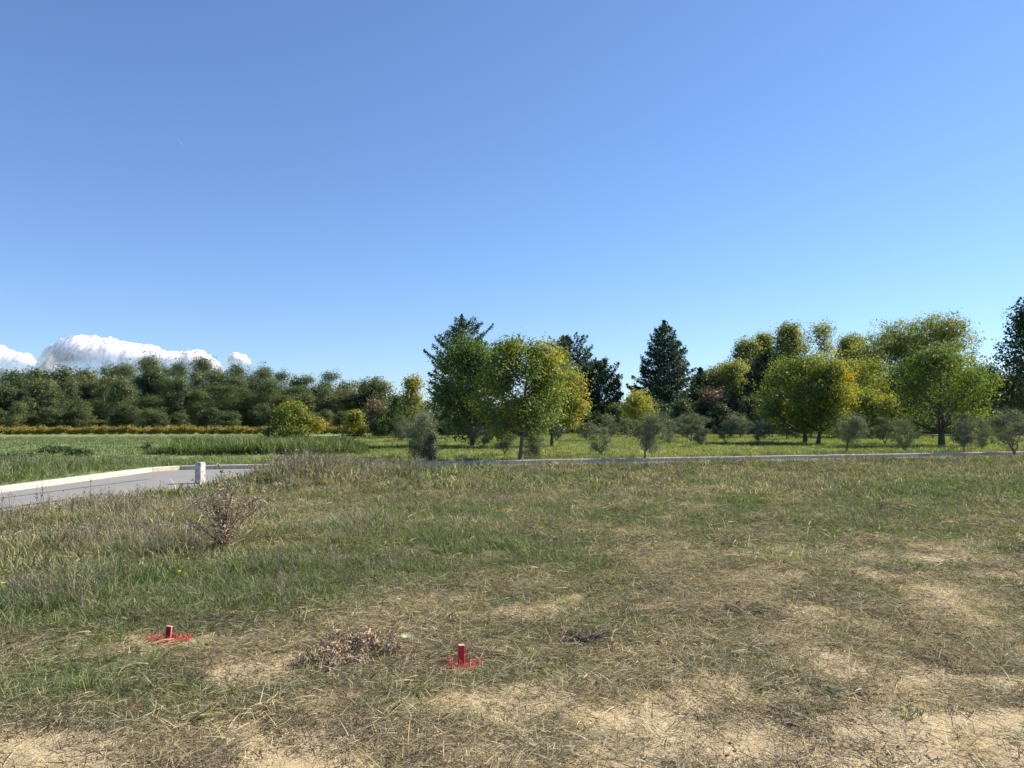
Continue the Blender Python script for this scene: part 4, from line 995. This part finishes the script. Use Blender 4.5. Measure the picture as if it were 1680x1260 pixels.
def paint(S, rx, ry, n, seed, label, gap=0.0):
    rng = np.random.default_rng(seed); mb = MB()
    # sprayed straws and blades
    a = rng.uniform(0, 6.283, n); q = rng.random(n)**0.5
    if gap: q = gap+(1-gap)*q
    x = S[0]+rx*q*np.cos(a)*1.0; y = S[1]+ry*q*np.sin(a)
    z = terrain(x, y)+rng.random(n)*0.012
    up = rng.random(n) < 0.4
    blades(mb, np.stack([x, y, z], 1), rng.uniform(0, 6.283, n), rng.uniform(0.015, 0.06, n), np.where(up, rng.uniform(0.2, 1.0, n), rng.normal(1.45, 0.15, n)), rng.uniform(0.0025, 0.006, n), rng, 0.4, 2)
    o = mb.build('sprayed_straw', M['redstraw']); tag(o, label, 'paint mark')
    return o
def paint_patch(S, rx, ry, seed):
    rng = np.random.default_rng(seed); n = 26; mb = MB(); V = []
    rad_ = [0.0, 0.35, 0.7, 1.0]; wob_ = 0.75+0.5*rng.random(n)
    for q in rad_:
        for j in range(n):
            a = j*2*pi/n; x = S[0]+rx*q*wob_[j]*cos(a); y = S[1]+ry*q*wob_[j]*sin(a); V.append((x, y, gz(x, y)+0.006))
    Q = [(L*n+j, (L+1)*n+j, (L+1)*n+(j+1) % n, L*n+(j+1) % n) for L in range(3) for j in range(n)]
    mb.add(V, Q); return mb
p1 = paint(S1, 0.155, 0.10, 900, 5, 'red sprayed ring of grass around the short flat stake')
c = paint_patch((S1[0]+0.015, S1[1], 0), 0.07, 0.05, 4).build('sprayed_soil', M['red'], p1)
p2 = paint((S2[0]+0.02, S2[1]+0.02, 0), 0.14, 0.12, 900, 6, 'dark red sprayed grass in the hollow around the taller square stake')
c = paint_patch((S2[0]+0.03, S2[1]+0.03, 0), 0.10, 0.08, 7).build('sprayed_soil', M['redstraw'], p2)
S3 = at(449, 838); p3 = paint(S3, 0.10, 0.12, 90, 8, 'faded orange-red sprayed weed right of the tall dead thistle')
S4 = at(208, 1168); p4 = paint(S4, 0.09, 0.05, 50, 9, 'faint pink trace of spray paint on straw at lower left')

# ------------------------------------------------------------------ dead thistle (standing)
def thistle(seed, loc, H, R, n, label, flatten=1.0, stemmat='twig', rz=0, hd=1.0):
    rng = np.random.default_rng(seed); r = thing('dead_thistle', loc, label, 'thistle', rz=rz)
    st = MB(); lf = MB(); heads = []
    for k in range(n):
        a = rng.uniform(0, 6.283); l = H*rng.uniform(0.55, 1.05); o_ = R*rng.uniform(0.15, 1.0)
        e = np.array([cos(a)*o_, sin(a)*o_, math.sqrt(max(l*l-o_*o_, 0.01))*flatten]); u = np.linspace(0, 1, 6)[:, None]
        q = u*e*[1, 1, 1]+np.sin(u*pi)*np.array([-cos(a), -sin(a), 0.3])*0.08*H+rng.normal(0, 0.008, (6, 3)); q[0] = (0.03*cos(a), 0.03*sin(a), -0.03)
        st.tube(q, 0.006*(1-0.6*u[:, 0])*hd, 4)
        heads.append(q[-1])
        for _ in range(5):
            f = rng.uniform(0.35, 0.95); s0 = np.array([np.interp(f, u[:, 0], q[:, w_]) for w_ in range(3)]); d = rng.normal(size=3); d[2] = abs(d[2])*flatten+0.2*flatten; d /= np.linalg.norm(d)
            e2 = s0+d*H*rng.uniform(0.08, 0.22); st.tube([s0, (s0+e2)/2+[0, 0, 0.01], e2], [0.0035, 0.003, 0.002], 3)
            if rng.random() < 0.55: heads.append(e2)
        m_ = 120; f = rng.uniform(0.05, 0.98, m_); c = np.stack([np.interp(f, u[:, 0], q[:, w_]) for w_ in range(3)], 1)+rng.normal(0, 0.035, (m_, 3))
        leaves(lf, c, rng.normal(size=(m_, 3)), np.full(m_, 0.026*hd), rng, 0.35, rng.random(m_), 0.4)
    st.build('stems', M[stemmat], r); lf.build('withered_leaves', M['thatch'], r)
    unit = None
    for h in heads[:60]:
        if unit is None:
            mb = MB(); rg = np.random.default_rng(4); nn = 46; d = rg.normal(size=(nn, 3)); d /= np.linalg.norm(d, axis=1)[:, None]; d[:, 2] = np.abs(d[:, 2])
            az = np.arctan2(d[:, 1], d[:, 0])
            blades(mb, d*0.004, az, rg.uniform(0.014, 0.030, nn), np.arccos(np.clip(d[:, 2], 0, 1)), np.full(nn, 0.006), rg, 0.4, 2)
            mb.tube([(0, 0, -0.012), (0, 0, -0.004), (0, 0, 0.008), (0, 0, 0.016)], [0.003, 0.012, 0.013, 0.004], 7)
            unit = mb.build('seed_head', M['head'], data_only=True)
        o = link('seed_head', unit, r); o.location = h; o.rotation_euler = (rng.normal(0, 0.5), rng.normal(0, 0.5), rng.uniform(0, 6)); s = rng.uniform(0.7, 1.3)*hd; o.scale = (s, s, s)
    return r
tb = at(367, 905); thistle(301, tb, 0.97, 0.60, 28, 'tall brown dead thistle with tan seed heads, standing in front of the white post')
tb2 = at(600, 1068)
t2 = thistle(302, (tb2[0], tb2[1], tb2[2]+0.02), 0.36, 0.34, 16, 'flattened dead thistle with curled brown leaves lying between the two red stakes', 0.22, 'paletwig')
tb3 = at(560, 1085); 
t3 = thistle(303, (tb3[0]-0.05, tb3[1]-0.03, tb3[2]+0.01), 0.25, 0.24, 9, 'small flattened tangle of thistle heads left of the larger flattened one', 0.25, 'paletwig')
# thistledown
db = DB; rg = np.random.default_rng(9); mb = MB(); nn = 700
d = rg.normal(size=(nn, 3)); d /= np.linalg.norm(d, axis=1)[:, None]; d[:, 2] = np.abs(d[:, 2])*0.8
blades(mb, np.zeros((nn, 3)), np.arctan2(d[:, 1], d[:, 0]), rg.uniform(0.03, 0.06, nn), np.arccos(d[:, 2]), np.full(nn, 0.0022), rg, 0.3, 2)
o = mb.build('thistledown', M['down']); o.location = (db[0], db[1], gz(db[0], db[1])+0.03); tag(o, 'white fluffy ball of thistledown caught beside the flattened thistle', 'thistledown')

# dark twig tangle
tw = at(962, 1058); rg = np.random.default_rng(10); mb = MB()
for k in range(26):
    a = rg.normal(0.25, 0.5) if k % 2 else rg.normal(3.4, 0.6); l = rg.uniform(0.10, 0.30); s0 = np.array([rg.normal(0, 0.03), rg.normal(0, 0.02), 0.015+rg.random()*0.02])
    e = s0+np.array([cos(a)*l, sin(a)*l*0.6, rg.uniform(0.0, 0.07)]); mb.tube([s0, (s0+e)/2+[0, 0, rg.uniform(0.01, 0.05)], e], [0.0045, 0.0035, 0.0018], 4)
o = mb.build('twig_tangle', M['twig']); o.location = (tw[0], tw[1], gz(tw[0], tw[1])); tag(o, 'dark tangle of dry twigs lying right of the taller red stake', 'twigs')
# single sticks lying on the soil
def stick(px, py, px2, py2, r, label, lift=0.01, mat='twig'):
    a = at(px, py); b = at(px2, py2); n = 6; u = np.linspace(0, 1, n)[:, None]; rg = np.random.default_rng(int(px))
    q = np.array(a)*(1-u)+np.array(b)*u; q[:, :2] += rg.normal(0, 0.006, (n, 2)); q[:, 2] = terrain(q[:, 0], q[:, 1])+lift*np.array([0.3, 1, 1.4, 1.6, 1.2, 1.0])
    mb = MB(); mb.tube(q-np.array(a), r*(1-0.6*u[:, 0]), 5); o = mb.build('dry_stick', M[mat]); o.location = a; tag(o, label, 'stick')
stick(1290, 1190, 1330, 1206, 0.006, 'short dark stick on bare soil at lower middle right')
stick(1355, 1218, 1370, 1220, 0.01, 'stub of dark stick at the bottom right')
stick(1555, 1145, 1575, 1220, 0.0028, 'long thin stem lying toward the camera at lower right')
stick(440, 1218, 490, 1228, 0.006, 'dark crooked stick on bare soil at lower left')
stick(740, 1238, 610, 1250, 0.005, 'thin stick lying at the bottom edge left of the middle')
stick(560, 1160, 600, 1148, 0.004, 'pale thin stick left of the middle, below the flattened thistle')
stick(1150, 985, 1260, 950, 0.004, 'long thin dead stem lying aslant on the right half', 0.06)
stick(1500, 1060, 1600, 975, 0.004, 'long thin dark stem rising aslant at the right', 0.10)
stick(330, 1235, 250, 1252, 0.005, 'thin dark stick at the bottom left')
for (px, py, s, lb) in ((1216, 1073, 0.022, 'small grey stone right of the twig tangle'), (1408, 862, 0.03, 'small pale stone in the grass at right middle'), (1495, 1150, 0.016, 'little stone by the dark green tuft')):
    b = at(px, py); o = clod(px, s).build('stone', M['stone']); o.location = (b[0], b[1], gz(b[0], b[1])+s*0.3); tag(o, lb, 'stone')
# isolated tuft at lower right
def place_tuft(px, py, n, h, r, label, tintmat, seed, name='grass_tuft', lean=0.6, w=0.004):
    b = at(px, py); o = tuft(seed, n, h, lean, w, r, 0.8, 3).build(name, tintmat); o.location = (b[0], b[1], gz(b[0], b[1])); tag(o, label, 'grass tuft')
M['tuftgreen'] = leafmat('tuft_blade', [(0.0, (0.05, 0.075, 0.022)), (0.5, (0.10, 0.14, 0.04)), (1.0, (0.30, 0.28, 0.14))], 0.3)
M['tuftbright'] = leafmat('bright_blade', [(0.0, (0.06, 0.12, 0.02)), (0.5, (0.10, 0.19, 0.03)), (1.0, (0.17, 0.26, 0.05))], 0.4)
place_tuft(1488, 1172, 240, (0.03, 0.085), 0.075, 'single dark green grass tuft on bare soil at lower right', M['tuftgreen'], 401)
place_tuft(968, 940, 60, (0.06, 0.13), 0.05, 'bright green grass tuft a little right of the middle', M['tuftbright'], 402, w=0.008)
place_tuft(730, 905, 90, (0.06, 0.15), 0.10, 'vivid green grass tuft left of the bright middle one', M['tuftbright'], 403, w=0.007)
place_tuft(1555, 882, 90, (0.06, 0.12), 0.14, 'bright green low tuft at the right', M['tuftbright'], 404, w=0.01)
place_tuft(700, 1020-80, 60, (0.06, 0.12), 0.08, 'bright green tuft just below the vivid one', M['tuftbright'], 405, w=0.007)

# dried wild carrots, dark umbels against the road
def carrot(seed):
    rng = np.random.default_rng(seed); s = MB(); hs = []
    H = 1.0; u = np.linspace(0, 1, 6)[:, None]; q = u*np.array([rng.normal(0, 0.08), rng.normal(0, 0.08), H])+rng.normal(0, 0.012, (6, 3)); q[0] = (0, 0, -0.03)
    s.tube(q, 0.0045*(1-0.5*u[:, 0]), 4); hs.append(q[-1])
    for _ in range(3):
        f = rng.uniform(0.35, 0.8); s0 = np.array([np.interp(f, u[:, 0], q[:, w_]) for w_ in range(3)]); a = rng.uniform(0, 6.28); e = s0+np.array([cos(a)*0.14, sin(a)*0.14, rng.uniform(0.16, 0.3)])
        s.tube([s0, (s0+e)/2+[cos(a)*.03, sin(a)*.03, -0.01], e], [0.003, 0.0026, 0.002], 3); hs.append(e)
    h = MB(); n = 26
    for c in hs:
        k = rng.uniform(0.7, 1.2)
        blades(h, np.tile(c, (n, 1)), rng.uniform(0, 6.283, n), rng.uniform(0.025, 0.05, n)*k, rng.uniform(0.1, 0.9, n), np.full(n, 0.006), rng, -0.9, 3)
    return s, h
cp = []
cs = [(14, 862, 795), (22, 868, 812), (58, 850, 800), (74, 858, 778), (98, 852, 806), (120, 846, 812), (148, 848, 790), (185, 842, 800), (205, 850, 812), (222, 838, 796), (262, 838, 792), (280, 842, 806), (40, 880, 826), (165, 870, 822), (234, 862, 820), (110, 885, 830), (318, 815, 786), (330, 812, 780), (366, 812, 783), (380, 818, 785), (410, 858, 828), (8, 905, 840), (300, 868, 836), (60, 910, 850)]
for k, (px, py, top) in enumerate(cs):
    b = at(px, py+14); b = (b[0], b[1], gz(b[0], b[1])); H = height(px, top, b)
    lb = 'dried wild carrot with dark seed umbels standing before the road' if py > 830 else 'dark dry seed heads on stalks around the foot of the white post'
    gp = 'dried wild carrots before the road' if py > 830 else 'dry stalks at the white post'
    if k < 4:
        s, h = carrot(500+k); r = thing('wild_carrot', b, lb, 'dried flower', gp, sc=(H, H, H)); s.build('stem', M['twig'], r); h.build('umbels', M['darkhead'], r); cp.append(r)
    else: copy_tree(cp[k % 4], b, k*1.7, (H, H, H), lb, gp)
# yellow flowers
fl = MB(); rg = np.random.default_rng(6); n = 12
blades(fl, np.tile([0, 0, 0.25], (n, 1)).astype(float), np.arange(n)*2*pi/n, np.full(n, 0.018), np.full(n, 1.2), np.full(n, 0.008), rg, 0.2, 2)
fs = MB(); fs.tube([(0, 0, -0.02), (0.01, 0, 0.12), (0, 0, 0.25)], [0.002, 0.0018, 0.0015], 3)
fp_ = None
for px, py, lb in ((8, 958, 'yellow flower at the left edge of the photo'), (14, 962, 'yellow flower next to the left edge one'), (4, 985, 'yellow flower lowest at the left edge'), (294, 962, 'yellow flower left below the tall dead thistle'),
                   (316, 915, 'yellow flower just left of the tall dead thistle\'s foot'), (308, 938, 'pale yellow flower below the thistle on its left'), (346, 905, 'yellow flower among the thistle stems'), (270, 872, 'yellow flower halfway between road and thistle')):
    b = at(px, py+22); b = (b[0], b[1], gz(b[0], b[1]))
    if fp_ is None:
        fp_ = thing('yellow_flower', b, lb, 'flower'); fs.build('stem', M['tuftgreen'], fp_); fl.build('petals', M['petal'], fp_)
    else: copy_tree(fp_, b, px, (1, 1, 1), lb)

# ------------------------------------------------------------------ clouds and vapour trail
m, nt, out = newmat('cloud')
d = nt.nodes.new('ShaderNodeBsdfDiffuse'); d.inputs[0].default_value = (0.86, 0.85, 0.86, 1)
tr2 = nt.nodes.new('ShaderNodeBsdfTranslucent'); tr2.inputs[0].default_value = (0.86, 0.85, 0.86, 1)
tp = nt.nodes.new('ShaderNodeBsdfTransparent'); lw = nt.nodes.new('ShaderNodeLayerWeight'); lw.inputs[0].default_value = 0.5
mx0 = nt.nodes.new('ShaderNodeMixShader'); mx0.inputs[0].default_value = 0.5; nt.links.new(d.outputs[0], mx0.inputs[1]); nt.links.new(tr2.outputs[0], mx0.inputs[2])
fc = mth(nt, 'SUBTRACT', 1.0, lw.outputs['Facing'])
n_ = noise(nt, 0.012, 6, 0.65)
dn = attr(nt, 'v').outputs['Fac']
al = mth(nt, 'MULTIPLY', mth(nt, 'POWER', fc, 1.1), dn); al = mth(nt, 'MULTIPLY', al, mth(nt, 'ADD', 0.6, mth(nt, 'MULTIPLY', n_, 1.0)))
cl = nt.nodes.new('ShaderNodeClamp'); nt.links.new(al, cl.inputs[0])
mx = nt.nodes.new('ShaderNodeMixShader'); nt.links.new(cl.outputs[0], mx.inputs[0]); nt.links.new(tp.outputs[0], mx.inputs[1]); pb = nt.nodes.new('ShaderNodeBsdfPrincipled'); pb.inputs['Base Color'].default_value = (0.99, 0.99, 1.0, 1); pb.inputs['Subsurface Weight'].default_value = 1.0; pb.inputs['Subsurface Radius'].default_value = (1, 1, 1); pb.inputs['Subsurface Scale'].default_value = 400.0; pb.inputs['Roughness'].default_value = 1.0; pb.inputs['Specular IOR Level'].default_value = 0.0
nt.links.new(pb.outputs[0], mx.inputs[2])
nt.links.new(mx.outputs[0], out.inputs[0]); M['cloud'] = m
def sphere(nu, nv):
    u = np.linspace(0, pi, nv+1); v = np.arange(nu)*2*pi/nu; V = np.array([(sin(a)*cos(b), sin(a)*sin(b), cos(a)) for a in u for b in v])
    Q = [(i*nu+j, (i+1)*nu+j, (i+1)*nu+(j+1) % nu, i*nu+(j+1) % nu) for i in range(nv) for j in range(nu)]
    return V, np.array(Q)
from mathutils import noise as mnoise
def cloud(prof, base_px, label, seed, nu=260, nv=64, Dc=7000.0, lo=0.3):
    """one billowing body: a dome swept under the given outline (pixel x, pixel y of its top), roughened by turbulence"""
    s_ = Dc/F; xs = np.linspace(prof[0][0], prof[-1][0], nu); ys = np.interp(xs, [q[0] for q in prof], [q[1] for q in prof])
    V = []; A = []
    for px, py in zip(xs, ys):
        b = np.array(P(px, base_px, Dc)); h = max((base_px-py)*s_, 1.0)
        for k in range(nv):
            v = pi*k/(nv-1)*1.0; d = np.array([0, -cos(v)*0.8, sin(v)]); p0 = b+d*np.array([0, h, h])
            big = mnoise.turbulence(mathutils.Vector(p0*0.006+seed), 3, True); fine = mnoise.turbulence(mathutils.Vector(p0*0.022+seed*2), 4, True)
            am = min(h, 140.0); q = p0+(d+np.array([0.25*mnoise.noise(mathutils.Vector(p0*0.01)), 0, 0]))*am*(0.34*(big-0.75)+0.10*(fine-0.6))
            V.append(q); hz = 0.75*sin(v)+0.25*(q[2]-b[2])/h; A.append(lo+(1.35-lo)*float(ss((hz-0.35)/0.5)))
    Q = [(i*nv+k, (i+1)*nv+k, (i+1)*nv+k+1, i*nv+k+1) for i in range(nu-1) for k in range(nv-1)]
    mb = MB(); mb.add(np.array(V), Q, np.array(A)); o = mb.build('cloud', M['cloud'], smooth=True); tag(o, label, 'cloud'); return o
cloud([(66, 600), (76, 574), (88, 563), (100, 556), (125, 548), (150, 546), (175, 550), (200, 554), (225, 559), (250, 566), (275, 572), (300, 574), (318, 570), (335, 572), (350, 585), (372, 602)], 622, 'large white cumulus cloud with bright top above the left wood', 3.1)
cloud([(-60, 575), (-30, 566), (-12, 565), (8, 567), (24, 573), (40, 575), (52, 582), (62, 596)], 608, 'pale cloud cut by the left edge of the photo', 7.7, 130, 40)
cloud([(371, 590), (374, 581), (381, 576), (392, 575), (402, 578), (409, 586), (411, 596)], 601, 'tiny separate cloud above the wood right of the large one', 11.3, 70, 30)
cloud([(-30, 606), (-10, 603), (10, 603), (22, 607), (30, 615)], 622, 'low scrap of cloud just above the trees at the left edge', 5.5, 60, 26)
a = np.array(P(290, 223, 9000)); b = np.array(P(299, 240, 9000)); mb = MB(); u = np.linspace(0, 1, 8)[:, None]
mb.tube(a*(1-u)+b*u, 4.5*np.sin(np.linspace(0.25, 2.9, 8)), 8, 0.22); tag(mb.build('vapour_trail', M['cloud'], smooth=True), 'faint short vapour trail high in the blue sky at left', 'vapour trail')
print('objects', len(bpy.data.objects))
